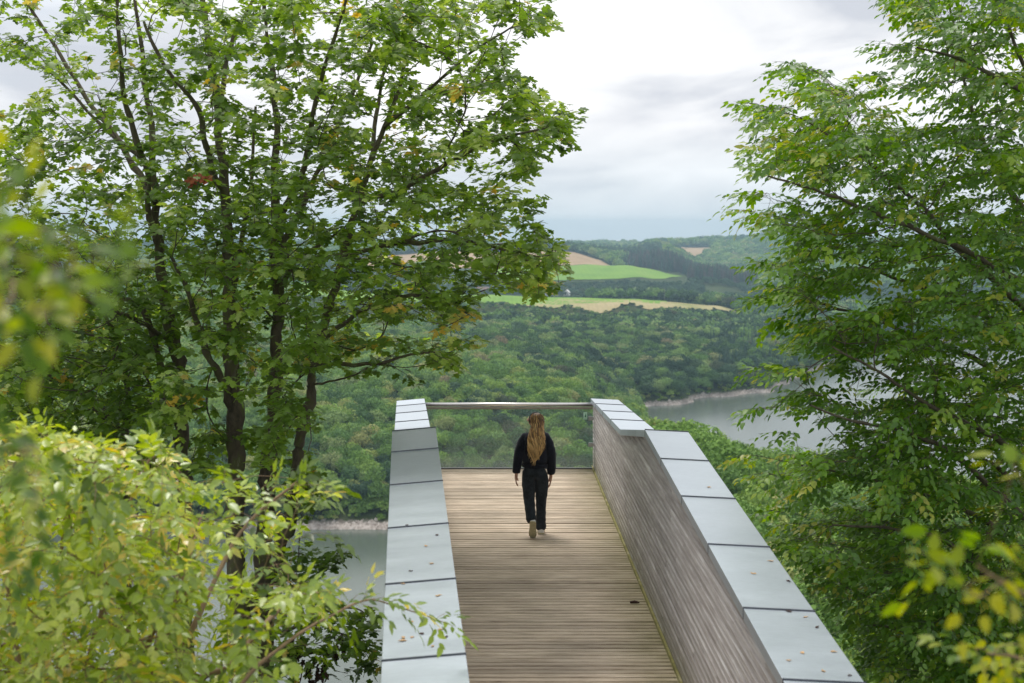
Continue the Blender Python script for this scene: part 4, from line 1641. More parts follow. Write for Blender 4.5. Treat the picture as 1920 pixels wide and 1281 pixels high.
def poly_sample(poly, n, r, dens=None):
    poly = np.array(poly, float)
    lo, hi = poly.min(0), poly.max(0)
    out = []
    tries = 0
    while len(out) < n and tries < n * 60:
        tries += 1
        p = lo + (hi - lo) * r.uniform(size=2)
        if in_poly(p[0], p[1], [tuple(q) for q in poly]):
            if dens is None or r.uniform() < dens(p[0], p[1]):
                out.append(p)
    return np.array(out)


def thin3(A, dmin):
    keep = []
    from mathutils import kdtree
    kd = kdtree.KDTree(len(A))
    for i, a in enumerate(A): kd.insert(a, i)
    kd.balance()
    dead = set()
    for i, a in enumerate(A):
        if i in dead: continue
        keep.append(i)
        for _, j, _ in kd.find_range(a, dmin):
            if j > i: dead.add(j)
    return A[keep]


def maple_leaves(T, tips, tdir, per, smin, smax, kind='maple', mat='maple_leaf', tint_mu=0.42, spread=0.30, bright=None, droop=0.35, pet=0.10):
    r = T.r
    n = len(tips)
    K = per
    pos, ax, nr, sz, ti = [], [], [], [], []
    clump = np.clip(r.normal(tint_mu, 0.13, n), 0.02, 0.86)
    hi = r.uniform(size=n) < 0.05
    clump[hi] = r.uniform(0.72, 0.95, hi.sum())
    if bright is not None:
        clump = np.clip(clump + bright(tips), 0, 0.97)
    for k in range(K):
        t = r.uniform(0, 1, n) ** 1.5
        a = r.uniform(0, 2 * math.pi, n)
        hor = np.stack([np.cos(a), np.sin(a), np.zeros(n)], -1)
        td = tdir * np.array([1, 1, 0.4])
        out = unit(hor * 0.9 + td * 0.8)
        p = tips - tdir * (t * spread)[:, None] + out * (pet * r.uniform(0.4, 1.3, n))[:, None] + np.stack([np.zeros(n), np.zeros(n), r.normal(0, 0.035, n)], -1)
        axd = unit(out + np.stack([r.normal(0, .35, n), r.normal(0, .35, n), -droop + r.normal(0, .28, n)], -1))
        nn = unit(np.stack([r.normal(0, .34, n), r.normal(0, .34, n), np.ones(n)], -1))
        pos.append(p); ax.append(axd); nr.append(nn)
        sz.append(r.uniform(smin, smax, n)); ti.append(np.clip(clump + r.normal(0, 0.07, n), 0.01, 0.985))
    return [np.concatenate(q) for q in (pos, ax, nr, sz, ti)]


def horn_leaves(T, tips, tdir, per, smin, smax, tint_mu=0.42, length=0.32, droop=0.45, bright=None, hi_frac=0.06):
    """Alternate leaves in two rows along the last stretch of each twig."""
    r = T.r
    n = len(tips)
    clump = np.clip(r.normal(tint_mu, 0.14, n), 0.02, 0.88)
    hi = r.uniform(size=n) < hi_frac
    clump[hi] = r.uniform(0.75, 0.97, hi.sum())
    if bright is not None:
        clump = np.clip(clump + bright(tips), 0, 0.97)
    h = unit(tdir + r.normal(0, 0.25, (n, 3)) + np.array([0, 0, -0.05]))
    side = unit(np.cross(h, np.array([0, 0, 1.0]) + r.normal(0, 0.25, (n, 3))))
    upv = np.cross(side, h)
    pos, ax, nr, sz, ti = [], [], [], [], []
    for k in range(per):
        t = (k + 0.5) / per
        sgn = 1 if k % 2 else -1
        bend = np.stack([np.zeros(n), np.zeros(n), -0.25 * t * t * np.full(n, length)], -1)
        p = tips + h * ((t - 0.35) * length) + bend + side * (0.008 * sgn)
        a_ = unit(side * sgn * (0.85 - 0.35 * t) + h * (0.45 + 0.5 * t) + np.array([0, 0, -1.0]) * (droop + r.normal(0, 0.22, n))[:, None])
        nn = unit(upv + side * (-sgn * 0.25) + r.normal(0, 0.20, (n, 3)))
        pos.append(p + r.normal(0, 0.012, (n, 3))); ax.append(a_); nr.append(nn)
        sz.append(r.uniform(smin, smax, n) * (1 - 0.25 * abs(t - 0.5)))
        ti.append(np.clip(clump + r.normal(0, 0.06, n) + 0.05 * t, 0.01, 0.985))
    return [np.concatenate(q) for q in (pos, ax, nr, sz, ti)]


def fan(T, tips, tdir, drift, k=3, spread=0.6, reach=0.16, r0=0.0016):
    """Split every twig end into a flat fan of small twigs; returns their ends and headings."""
    r = T.r
    base = unit(tdir * np.array([1, 1, 0.25]) + np.array(drift) * 0.8)
    ot, od, segs = [], [], []
    for i in range(k):
        a = (i - (k - 1) / 2) * spread + r.normal(0, .14, len(tips))
        c, s_ = np.cos(a), np.sin(a)
        d = np.stack([base[:, 0] * c - base[:, 1] * s_, base[:, 0] * s_ + base[:, 1] * c, base[:, 2] * 0.6 + r.normal(0, .1, len(tips))], -1)
        d = unit(d)
        e = tips + d * (reach * r.uniform(.6, 1.5, len(tips)))[:, None]
        ot.append(e); od.append(d)
        for p, q, dd in zip(tips, e, d):
            segs.append((np.array([p, (p + q) / 2 + [0, 0, .012], q, q + dd * .12 - [0, 0, .02]]), np.array([r0 * 1.3, r0, r0 * .8, r0 * .5])))
    V, Fc = tube_net(segs, 3)
    o = link('fine_twigs', mesh_np('fine_twigs', V, Fc), T.root, M['twig'])
    tag(o, kind='stuff')
    return np.concatenate(ot), np.concatenate(od)


def pp(px, py, Y):
    return np.array(P(px, py, Y))


def gbase(px, Y, dz=-0.3):
    x = U(px) * Y
    return np.array([x, Y, float(ground(x, Y)) + dz])


def crown_pts(poly, n, y0, y1, r, dens=None, thin=0.2, flat=1.0):
    q = poly_sample(poly, n, r, dens)
    Y = r.uniform(y0, y1, len(q))
    A = np.array([pp(a, b, y) for (a, b), y in zip(q, Y)])
    return thin3(A, thin)


LEAN = dict(droop=0.38)
MAPLE_GROUP = 'sycamore maples left of the platform'
OUTLINE = [(-60, -60), (1000, -60), (1040, 20), (1035, 45), (985, 75), (960, 60), (960, 110), (985, 120), (965, 132), (930, 130), (1000, 150), (1030, 185), (1080, 205), (1075, 260), (1080, 285), (1040, 275), (1000, 265), (1010, 310), (985, 330), (1000, 365), (1020, 390), (990, 400), (1030, 440), (1065, 500), (1040, 540), (1000, 560), (960, 545), (890, 545), (885, 600), (905, 640), (850, 650), (860, 690), (800, 685), (790, 725), (700, 700), (640, 705), (600, 745), (590, 850), (540, 870), (430, 900), (-60, 900)]


def dmask(r, sc=1.0):
    def g(x, y):
        v = mnoise.noise(Vector((x / 95.0, y / 42.0, 3.1))) + 0.6 * mnoise.noise(Vector((x / 40.0, y / 22.0, 8.7)))
        d = 0.72 + 1.15 * v
        # thinner towards the upper left and where trunks stand clear at the bottom
        if y < 330 and x < 620: d -= 0.16
        if y > 600 and x > 300: d -= 0.30
        if y > 690 and x > 330: d -= 0.25
        if 330 < y < 560: d += 0.12
        if y > 500 and x < 330: d += 0.35
        return min(1.0, max(0.03, d))
    return g


def cut(poly, x0, x1):
    """Part of an outline between two photograph columns (as a density test)."""
    return lambda f: (lambda x, y: f(x, y) * (1.0 if x0 <= x < x1 else 0.0))


def maples():
    specs = []
    # --- tree A: leftmost stem
    T = Tree('sycamore_maple', 'sycamore maple with the leftmost bare mossy stem, limbs spreading to the upper left', 'tree', MAPLE_GROUP, tuple(gbase(350, 17.4)), 31)
    Y = 17.4
    T.path('trunk', [gbase(352, Y), pp(348, 1060, Y), pp(345, 905, Y), pp(338, 780, Y), pp(328, 660, Y), pp(312, 570, Y), pp(300, 470, Y + .1), pp(292, 380, Y + .1), pp(283, 250, Y + .2), pp(268, 130, Y + .2), pp(250, -40, Y + .3)],
           [.15, .12, .105, .10, .095, .088, .07, .058, .045, .034, .02], sides=11, grow_from=0.35)
    T.path('limb', [pp(336, 790, Y), pp(312, 735, Y - .2), pp(270, 590, Y - .5), pp(225, 555, Y - .7), pp(180, 510, Y - 1.0)], [.06, .055, .045, .035, .02], grow_from=.2)
    T.path('limb', [pp(300, 470, Y), pp(262, 290, Y - .6), pp(235, 190, Y - .8), pp(222, 60, Y - 1.2), pp(220, -40, Y - 1.2)], [.055, .045, .035, .025, .02], grow_from=.2)
    T.path('limb', [pp(290, 380, Y), pp(225, 270, Y + .6), pp(140, 150, Y + 1.1), pp(60, 20, Y + 1.4), pp(20, -50, Y + 1.5)], [.05, .042, .034, .024, .018], grow_from=.15)
    T.path('limb', [pp(320, 640, Y), pp(250, 600, Y - .9), pp(150, 560, Y - 1.6), pp(60, 540, Y - 2.0)], [.04, .03, .024, .014], grow_from=.2)
    T.path('limb', [pp(270, 300, Y - .6), pp(190, 235, Y - .2), pp(110, 150, Y - .2), pp(40, 100, Y)], [.03, .026, .02, .014], grow_from=.2)
    specs.append((T, -80, 330, 15.0, 20.0, 820, 14))
    # --- tree B
    T = Tree('sycamore_maple', 'thickest sycamore maple, its straight mossy stem standing second from the left', 'tree', MAPLE_GROUP, tuple(gbase(445, 16.6)), 32)
    Y = 16.6
    T.path('trunk', [gbase(448, Y), pp(445, 1080, Y), pp(442, 900, Y), pp(440, 760, Y), pp(434, 620, Y), pp(430, 500, Y), pp(424, 390, Y), pp(408, 220, Y + .1), pp(395, 110, Y + .1), pp(378, 0, Y + .2), pp(370, -60, Y + .2)],
           [.17, .14, .125, .115, .10, .085, .072, .055, .044, .032, .022], sides=11, grow_from=0.35)
    T.path('limb', [pp(436, 770, Y), pp(412, 700, Y - .2), pp(375, 620, Y - .5), pp(350, 540, Y - .9), pp(320, 480, Y - 1.2)], [.06, .05, .042, .03, .02], grow_from=.3)
    T.path('limb', [pp(424, 390, Y), pp(390, 290, Y - .4), pp(372, 210, Y - .7), pp(300, 110, Y - 1.0), pp(270, 40, Y - 1.1)], [.045, .04, .033, .024, .016], grow_from=.2)
    T.path('limb', [pp(408, 230, Y), pp(430, 90, Y + .3), pp(470, 10, Y + .5), pp(490, -50, Y + .5)], [.04, .032, .024, .018], grow_from=.2)
    T.path('limb', [pp(432, 560, Y), pp(455, 440, Y + .6), pp(470, 330, Y + .9), pp(480, 200, Y + 1.1)], [.045, .036, .028, .018], grow_from=.2)
    specs.append((T, 280, 500, 14.2, 19.5, 520, 14))
    # --- forked tree C + D
    T = Tree('sycamore_maple', 'forked sycamore maple nearest the platform, its slanting stem leaning right over the lake', 'tree', MAPLE_GROUP, tuple(gbase(490, 16.9)), 33)
    Y = 16.9
    T.path('trunk', [gbase(488, Y), pp(490, 1180, Y), pp(492, 1090, Y), pp(500, 960, Y), pp(507, 850, Y), pp(517, 720, Y), pp(521, 600, Y), pp(522, 480, Y), pp(518, 350, Y), pp(520, 200, Y + .1), pp(500, 80, Y + .1), pp(495, -50, Y + .2)],
           [.2, .17, .15, .115, .105, .098, .085, .075, .06, .045, .03, .02], sides=11, grow_from=0.4)
    T.path('leaning_trunk', [pp(492, 1100, Y), pp(525, 1035, Y - .05), pp(545, 950, Y - .1), pp(560, 850, Y - .1), pp(575, 770, Y - .1), pp(590, 660, Y - .1), pp(622, 560, Y - .1), pp(650, 450, Y), pp(672, 380, Y), pp(700, 290, Y), pp(740, 190, Y + .1), pp(770, 60, Y + .2), pp(775, -50, Y + .2)],
           [.13, .105, .088, .08, .075, .07, .064, .056, .048, .04, .032, .024, .018], sides=10, grow_from=0.3)
    T.path('limb', [pp(660, 480, Y), pp(720, 460, Y - .3), pp(790, 455, Y - .6), pp(860, 452, Y - .9), pp(950, 470, Y - 1.3), pp(1010, 500, Y - 1.5)], [.04, .036, .032, .026, .018, .01], grow_from=.1)
    T.path('limb', [pp(532, 700, Y), pp(570, 686, Y - .3), pp(640, 684, Y - .7), pp(710, 682, Y - 1.0), pp(770, 665, Y - 1.3), pp(820, 660, Y - 1.5)], [.035, .032, .028, .022, .016, .01], grow_from=.15)
    T.path('limb', [pp(577, 725, Y), pp(610, 718, Y - .2), pp(660, 705, Y - .4), pp(690, 690, Y - .5)], [.02, .016, .012, .008], grow_from=.2)
    T.path('limb', [pp(672, 380, Y), pp(760, 350, Y - .6), pp(850, 300, Y - 1.1), pp(940, 260, Y - 1.6), pp(1030, 240, Y - 2.0)], [.04, .034, .028, .02, .01], grow_from=.1)
    T.path('limb', [pp(720, 240, Y), pp(790, 180, Y - .3), pp(870, 110, Y - .8), pp(960, 50, Y - 1.2)], [.03, .026, .02, .01], grow_from=.1)
    T.path('limb', [pp(700, 300, Y), pp(710, 180, Y + .6), pp(735, 80, Y + .9), pp(760, -40, Y + 1.1)], [.034, .028, .022, .016], grow_from=.1)
    T.path('limb', [pp(522, 480, Y), pp(560, 400, Y + .4), pp(600, 310, Y + .8), pp(650, 200, Y + 1.1), pp(700, 80, Y + 1.4)], [.05, .042, .036, .028, .018], grow_from=.1)
    T.path('limb', [pp(518, 420, Y), pp(565, 330, Y - .5), pp(590, 200, Y - .9), pp(620, 90, Y - 1.2), pp(660, -30, Y - 1.4)], [.05, .04, .034, .026, .016], grow_from=.1)
    T.path('limb', [pp(590, 660, Y), pp(650, 600, Y - .6), pp(730, 560, Y - 1.1), pp(820, 560, Y - 1.5), pp(880, 590, Y - 1.8)], [.034, .03, .025, .018, .01], grow_from=.1)
    T.path('limb', [pp(525, 560, Y), pp(545, 500, Y - .4), pp(585, 470, Y - .8), pp(640, 430, Y - 1.1)], [.04, .034, .026, .016], grow_from=.1)
    T.path('limb', [pp(492, 1110, Y), pp(540, 1075, Y - .3), pp(600, 1060, Y - .6), pp(650, 1035, Y - .8)], [.03, .022, .014, .007], grow_from=.1)
    T.path('limb', [pp(490, 1190, Y), pp(540, 1180, Y - .5), pp(600, 1150, Y - 1.0), pp(660, 1140, Y - 1.3), pp(710, 1165, Y - 1.4)], [.035, .026, .018, .012, .006], grow_from=.1)
    T.path('limb', [pp(490, 1200, Y), pp(545, 1230, Y - .5), pp(610, 1220, Y - .9), pp(680, 1215, Y - 1.2)], [.03, .024, .016, .008], grow_from=.1)
    specs.append((T, 440, 1100, 14.0, 19.5, 1600, 14))
    T = Tree('sycamore_maple', 'low spreading sycamore maple at the left edge, its dark limbs slanting up to the left', 'tree', MAPLE_GROUP, tuple(gbase(230, 18.3)), 34)
    Y = 18.3
    T.path('trunk', [gbase(232, Y), pp(232, 1080, Y), pp(228, 900, Y), pp(215, 800, Y), pp(180, 765, Y), pp(100, 710, Y), pp(30, 668, Y), pp(-60, 620, Y)], [.15, .13, .11, .085, .07, .055, .045, .03], sides=9, grow_from=.4)
    T.path('limb', [pp(226, 860, Y), pp(240, 760, Y - .3), pp(225, 660, Y - .5), pp(190, 570, Y - .8), pp(170, 470, Y - 1.0)], [.06, .05, .04, .03, .015], grow_from=.2)
    T.path('limb', [pp(228, 900, Y), pp(290, 800, Y + .3), pp(300, 700, Y + .6), pp(280, 600, Y + .8)], [.05, .04, .03, .015], grow_from=.2)
    T.path('limb', [pp(110, 715, Y), pp(70, 600, Y + .4), pp(50, 500, Y + .6)], [.04, .03, .015], grow_from=.2)
    specs.append((T, -80, 345, 16.5, 20.5, 430, 14))
    low = [[(560, 1030), (640, 1035), (650, 1050), (610, 1070), (590, 1100), (620, 1110), (640, 1130), (600, 1140), (560, 1120), (520, 1090)],
           [(520, 1130), (620, 1130), (700, 1150), (725, 1190), (700, 1230), (725, 1240), (690, 1275), (560, 1281), (500, 1281)],
           [(560, 900), (600, 915), (610, 930), (590, 950), (560, 960)],
           [(540, 880), (590, 890), (600, 905), (560, 915)]]
    for T, x0, x1, y0, y1, n, per in specs:
        r = T.r
        f = dmask(r)
        dens = lambda x, y, f=f, x0=x0, x1=x1: f(x, y) * float(np.clip((x - x0) / 50, 0, 1) * np.clip((x1 - x) / 50, 0, 1))
        OL = OUTLINE if x0 != -80 or y0 != 16.5 else [(-60, 400), (150, 420), (300, 470), (350, 600), (330, 790), (200, 830), (-60, 820)]
        A = crown_pts(OL, n, y0, y1, r, dens, 0.15)
        if x1 > 1000:
            # right fringe sits nearer, where its limbs reach
            q = []
            for pl, k, a, b in ((low[0], 26, 15.8, 16.8), (low[1], 62, 15.0, 16.4), (low[2], 8, 16.2, 17.0), (low[3], 6, 16.4, 17.0)):
                q.append(crown_pts(pl, k, a, b, r, None, 0.12))
            E = [(1030, 40), (1000, 50), (1060, 210), (1070, 275), (1040, 265), (1010, 205), (1050, 240), (1000, 380), (985, 330), (1040, 500), (1010, 555), (960, 530), (1055, 500), (890, 640), (850, 690), (780, 715), (700, 695)]
            q.append(np.array([pp(a, b, r.uniform(15, 16)) for a, b in E]))
            A = np.concatenate([A] + q)
        tips, td = T.grow(A, up=0.05)
        T.twigs(r0=0.0028)
        pos, ax, nr, sz, ti = maple_leaves(T, tips, td, per, 0.066, 0.118, bright=lambda t: np.where((np.abs(np.array([mnoise.noise(Vector(tuple(p * 0.8))) for p in t])) > 0.34), 0.22, 0.0))
        put_leaves(T.root, 'foliage', 'maple', 'maple_leaf', pos, ax, nr, sz, ti)
        if x1 > 1000:
            # withered brown bunches hanging in the low branches
            V, Fc = TPL['maple']
            for cx, cy in ((560, 1215), (535, 1225), (598, 1245), (604, 1262), (575, 1255), (625, 1215), (640, 1205), (590, 1275)):
                m = []
                for k in range(9):
                    c = pp(cx + r.normal() * 5, cy + r.normal() * 12, 15.6 + r.normal() * .1)
                    a = unit(np.array([r.normal() * .4, r.normal() * .4, -1.0])); nn = unit(r.normal(size=3))
                    m.append(V * [1, .6, 1] @ frames(a, nn).T * 0.10 + c)
                F2 = np.concatenate([Fc + i * len(V) for i in range(9)])
                o = link('withered_leaves', mesh_np('withered_leaves', np.concatenate(m), F2), T.root, M['debris_dark'])
                o['label'] = 'bunch of withered dark brown leaves'
    # a rust coloured and a yellow spray
    for (cx, cy, Yc, mat, n, nm) in ((380, 320, 15.6, 'rust_leaf', 5, 'rust coloured leaf spray'), (352, 733, 15.8, 'yellow_leaf', 6, 'bright yellow leaf spray')):
        V, Fc = TPL['maple']
        r = np.random.default_rng(cx)
        m = []
        for k in range(n):
            c = pp(cx + (k - n / 2) * 9 + r.normal() * 3, cy + abs(k - n / 2) * 5, Yc)
            m.append(V @ frames(unit(np.array([r.normal() * .6, -.4, -.6])), unit(np.array([r.normal() * .3, -.6, .8]))).T * 0.14 + c)
        F2 = np.concatenate([Fc + i * len(V) for i in range(n)])
        par = specs[1][0].root if cx > 360 else specs[0][0].root
        o = link('coloured_leaves', mesh_np('coloured_leaves', np.concatenate(m), F2), par, M[mat])
        o['label'] = nm


M['yellow_leaf'] = plain('yellow_leaf', (0.6, 0.42, 0.03), 0.6, 0, 0.15, 30)
maples()


def hornbeams():
    OUT = [(1725, -60), (1695, -10), (1735, 30), (1725, 80), (1685, 85), (1695, 110), (1735, 120), (1735, 150), (1695, 165), (1735, 200), (1725, 250), (1685, 215), (1645, 210), (1625, 180), (1575, 160), (1545, 128), (1495, 125), (1525, 145), (1545, 165), (1515, 175), (1565, 195), (1545, 235), (1485, 200), (1430, 198), (1455, 225), (1485, 250), (1435, 285), (1475, 290), (1445, 325), (1495, 325), (1555, 350), (1535, 372), (1495, 375), (1445, 362), (1425, 365), (1455, 385), (1420, 405), (1475, 425), (1515, 440), (1495, 470), (1545, 480), (1485, 490), (1450, 495), (1475, 510), (1525, 520), (1485, 540), (1440, 560), (1505, 565), (1525, 580), (1605, 585), (1585, 610), (1545, 600), (1475, 585), (1485, 605), (1525, 620), (1505, 650), (1565, 650), (1545, 665), (1445, 690), (1515, 690), (1475, 700), (1525, 705), (1535, 735), (1495, 740), (1525, 760), (1445, 768), (1515, 770), (1585, 790), (1525, 795), (1485, 815), (1605, 810), (1645, 830), (1585, 850), (1475, 850), (1415, 862), (1485, 860), (1505, 880), (1445, 890), (1505, 910), (1465, 960), (1485, 985), (1495, 1010), (1565, 1090), (1645, 1200), (1685, 1300), (1990, 1300), (1990, -60)]
    T = Tree('hornbeam_tree', 'tall hornbeam right of the platform, its long leafy branches reaching left into the picture', 'tree', None, tuple(gbase(2080, 14.5)), 41)
    Y = 14.5
    T.path('trunk', [gbase(2080, Y), pp(2075, 1600, Y), pp(2070, 1300, Y), pp(2060, 1000, Y), pp(2050, 700, Y), pp(2045, 400, Y), pp(2040, 100, Y), pp(2030, -300, Y)], [.26, .22, .2, .18, .15, .12, .09, .05], sides=12, grow_from=.4)
    L = [
        [(2060, 980), (1980, 900), (1900, 845), (1830, 800), (1740, 760), (1650, 700), (1560, 650)],
        [(2055, 800), (1960, 700), (1870, 610), (1790, 560), (1700, 530), (1620, 500), (1540, 470)],
        [(2050, 820), (1990, 660), (1900, 560), (1800, 470), (1740, 400), (1660, 330), (1580, 270), (1500, 220)],
        [(2048, 700), (1960, 560), (1860, 500), (1760, 450), (1640, 400), (1540, 360), (1440, 330)],
        [(2045, 600), (1950, 440), (1870, 320), (1820, 200), (1790, 60), (1770, -50)],
        [(2045, 500), (1990, 350), (1940, 180), (1890, 50), (1860, -60)],
        [(2070, 1150), (1960, 1010), (1880, 930), (1800, 860), (1700, 810), (1600, 790), (1520, 760)],
        [(2065, 1060), (1960, 960), (1860, 870), (1770, 845), (1680, 850), (1580, 830)],
        [(2075, 1250), (1960, 1120), (1880, 1010), (1800, 950), (1700, 920), (1600, 890), (1490, 870)],
        [(2078, 1350), (1950, 1180), (1850, 1080), (1760, 1010), (1660, 990), (1560, 985)],
        [(2080, 1450), (1950, 1280), (1850, 1180), (1760, 1120), (1660, 1080), (1580, 1070)],
        [(2080, 1550), (1950, 1380), (1850, 1290), (1760, 1220), (1680, 1180), (1610, 1170)],
        [(2042, 300), (1960, 200), (1880, 150), (1800, 110), (1720, 90)],
        [(2050, 900), (1940, 760), (1840, 680), (1740, 640), (1640, 600), (1540, 570), (1470, 560)],
    ]
    for i, pts in enumerate(L):
        n = len(pts)
        dy = [0, -.4, -.9, -1.3, -1.6, -1.9, -2.1, -2.3][:n] if i % 3 == 0 else ([0, .4, .8, 1.1, 1.2, 1.2, 1.2, 1.1][:n] if i % 3 == 1 else [0, .1, .0, -.2, -.3, -.5, -.6, -.7][:n])
        rad = list(np.linspace(.042, .008, n))
        T.path('limb', [pp(a, b, Y + d) for (a, b), d in zip(pts, dy)], rad, mat='bark', sides=7, grow_from=.12)
    r = T.r

    def dens(x, y):
        v = mnoise.noise(Vector((x / 120.0, (y + .12 * x) / 30.0, 12.3))) + 0.5 * mnoise.noise(Vector((x / 50.0, (y - .1 * x) / 14.0, 2.2)))
        d = 0.80 + 1.5 * v
        for cx, cy, rx, ry in ((1800, 640, 90, 35), (1620, 350, 60, 28), (1700, 430, 70, 22), (1790, 860, 70, 30), (1560, 720, 60, 22), (1820, 300, 60, 22), (1740, 120, 50, 30)):
            if ((x - cx) / rx) ** 2 + ((y - cy) / ry) ** 2 < 1: d -= 0.5
        if y > 1000: d += 0.25
        if 690 < y < 870 and x < 1600: d -= 0.45
        return min(1, max(0.03, d))
    A = crown_pts(OUT, 2800, 12.3, 16.6, r, dens, 0.14)
    E = [(1493, 128), (1513, 127), (1538, 138), (1508, 176), (1428, 200), (1448, 205), (1438, 232), (1436, 285), (1443, 325), (1423, 362), (1433, 370), (1418, 400), (1438, 410), (1448, 490), (1438, 560), (1453, 558), (1473, 590), (1448, 692), (1463, 690), (1478, 700), (1443, 768), (1463, 765), (1488, 815), (1413, 862), (1433, 857), (1448, 890), (1678, 85), (1688, 165), (1658, 145), (1638, 150), (1463, 960), (1648, 145), (1618, 160)]
    A = np.concatenate([A, np.array([pp(a, b, r.uniform(13, 14.5)) for a, b in E])])
    tips, td = T.grow(A, up=0.03)
    T.twigs(r0=0.002, rmax=0.035)
    tips, td = fan(T, tips, td, (-0.9, -0.1, 0.05))
    pos, ax, nr, sz, ti = horn_leaves(T, tips, td, 10, 0.058, 0.094, 0.42, 0.30, 0.42,
                                      bright=lambda t: np.clip(-t[:, 0] + 2.9, 0, 1) * 0.10 + np.where(np.array([mnoise.noise(Vector(tuple(p * 1.1))) for p in t]) > 0.28, 0.22, 0.0))
    put_leaves(T.root, 'foliage', 'ovate', 'horn_leaf', pos, ax, nr, sz, ti)


hornbeams()


def bushes():
    OUT = [(-60, 760), (30, 800), (90, 795), (130, 822), (200, 830), (240, 840), (330, 825), (345, 860), (300, 890), (390, 905), (420, 885), (470, 905), (560, 890), (625, 905), (600, 925), (540, 950), (560, 990), (560, 1010), (520, 1020), (560, 1060), (590, 1080), (640, 1120), (600, 1150), (520, 1180), (470, 1230), (560, 1300), (-60, 1300)]
    T = Tree('leafy_bush', 'pale yellow green leafy bush filling the lower left corner in front of the maples', 'bush', None, tuple(gbase(150, 8.0)), 51)
    Y = 8.0
    for a, pts in enumerate([[(150, 1700), (160, 1400), (190, 1150), (230, 980), (280, 860)], [(160, 1700), (260, 1380), (360, 1180), (450, 1000), (560, 900)], [(140, 1700), (60, 1400), (20, 1150), (10, 950), (40, 830)],
                             [(170, 1700), (330, 1400), (440, 1240), (540, 1130), (610, 1110)], [(150, 1700), (120, 1350), (110, 1100), (130, 900)], [(160, 1700), (260, 1330), (330, 1120), (380, 960)]]):
        d = [0, -.2, -.3, .1, .3] if a % 2 else [0, .3, .5, .4, .5]
        T.path('stem', [gbase(150 + a * 6, Y)] + [pp(x, y, Y + q) for (x, y), q in zip(pts[1:], d[1:])], list(np.linspace(.028, .006, len(pts))), mat='stem', sides=6, wob=.01, grow_from=.3)
    r = T.r
    A = crown_pts(OUT, 1900, 6.2, 10.5, r, lambda x, y: (0.30 if (x > 370 and y < 1090) else (0.55 if x > 370 else 1.0)) * min(1, max(.04, .72 + 1.5 * mnoise.noise(Vector((x / 70., y / 40., 5.))))), 0.062)
    E = [(470, 905), (520, 895), (560, 895), (600, 900), (622, 905), (630, 1010), (590, 1000), (640, 1115)]
    A = np.concatenate([A, np.array([pp(a, b, 7.4) for a, b in E])])
    tips, td = T.grow(A, up=0.08)
    T.twigs(r0=0.0013, mat='stem', rmax=0.012)
    pos, ax, nr, sz, ti = horn_leaves(T, tips, td, 8, 0.048, 0.096, 0.40, 0.20, 0.25, hi_frac=0.10, bright=lambda t: np.clip(-t[:, 0] * 0.13 - 0.2, -.05, 0.18) + np.where(np.array([mnoise.noise(Vector(tuple(p * 2.0))) for p in t]) > 0.2, 0.16, 0))
    put_leaves(T.root, 'foliage', 'lance', 'bush_leaf', pos, ax, nr, sz, ti)

    # the spray that leans over the left coping
    T = Tree('leaning_sapling', 'thin brown stemmed sapling leaning over the coping of the left wall', 'sapling', None, tuple(gbase(330, 6.3)), 52)
    T.path('stem', [gbase(330, 6.3), pp(390, 1420, 6.4), pp(455, 1281, 6.4), pp(545, 1200, 6.6), pp(620, 1155, 6.8), pp(690, 1125, 7.1), pp(750, 1140, 7.3), pp(800, 1155, 7.5), pp(845, 1172, 7.6)], [.014, .012, .010, .0085, .007, .0055, .004, .003, .002], mat='stem', sides=6, wob=.006, grow_from=.3)
    A = np.array([pp(a, b, y) for a, b, y in [(560, 1150, 6.5), (600, 1180, 6.7), (620, 1110, 6.7), (650, 1160, 6.9), (670, 1115, 6.9), (690, 1100, 7.0), (700, 1140, 7.0), (720, 1120, 7.1), (745, 1125, 7.2), (760, 1150, 7.3), (780, 1140, 7.3), (800, 1150, 7.4), (815, 1172, 7.5), (835, 1150, 7.5), (850, 1175, 7.6), (500, 1200, 6.4), (530, 1240, 6.4), (580, 1215, 6.6)]])
    tips, td = T.grow(A)
    T.twigs(r0=0.0012, mat='stem', rmax=0.006)
    pos, ax, nr, sz, ti = horn_leaves(T, tips, td, 8, 0.05, 0.085, 0.3, 0.17, 0.3, hi_frac=0.15)
    put_leaves(T.root, 'foliage', 'lance', 'bush_leaf', pos, ax, nr, sz, ti)

    # out of focus sprays close to the camera
    def near_branch(name, label, cat, seed, stem, Ys, pts, Yr, per, s0, s1, tint, length=0.14):
        T = Tree(name, label, cat, None, tuple(gbase(stem[0][0], Ys[0], -.1)), seed)
        rad = list(np.linspace(.012, .003, len(stem)))
        T.path('stem', [gbase(stem[0][0], Ys[0], -.1)] + [pp(a, b, y) for (a, b), y in zip(stem[1:], Ys[1:])], rad, mat='stem', sides=6, wob=.004, grow_from=.5)
        A = np.array([pp(a, b, T.r.uniform(*Yr)) for a, b in pts])
        tips, td = T.grow(A)
        T.twigs(r0=0.001, mat='stem', rmax=0.005)
        pos, ax, nr, sz, ti = horn_leaves(T, tips, td, per, s0, s1, tint, length, 0.3, hi_frac=0.2)
        put_leaves(T.root, 'foliage', 'ovate', 'near_leaf', pos, ax, nr, sz, ti)
    near_branch('near_sapling', 'blurred green sapling very close to the camera at the left edge', 'sapling', 61,
                [(-900, 2400), (-700, 1500), (-420, 800), (-200, 480), (-20, 430), (90, 430)], [2.6, 2.5, 2.4, 2.3, 2.3, 2.3],
                [(5, 345), (45, 335), (-15, 435), (55, 440), (115, 495), (85, 505), (135, 545), (-15, 515), (35, 555), (95, 585), (-5, 620), (25, 445), (95, 435), (135, 455), (45, 485), (145, 495), (15, 525), (75, 545), (5, 585), (45, 575), (185, 465), (-35, 395)], (1.6, 2.2), 6, 0.036, 0.052, 0.4)
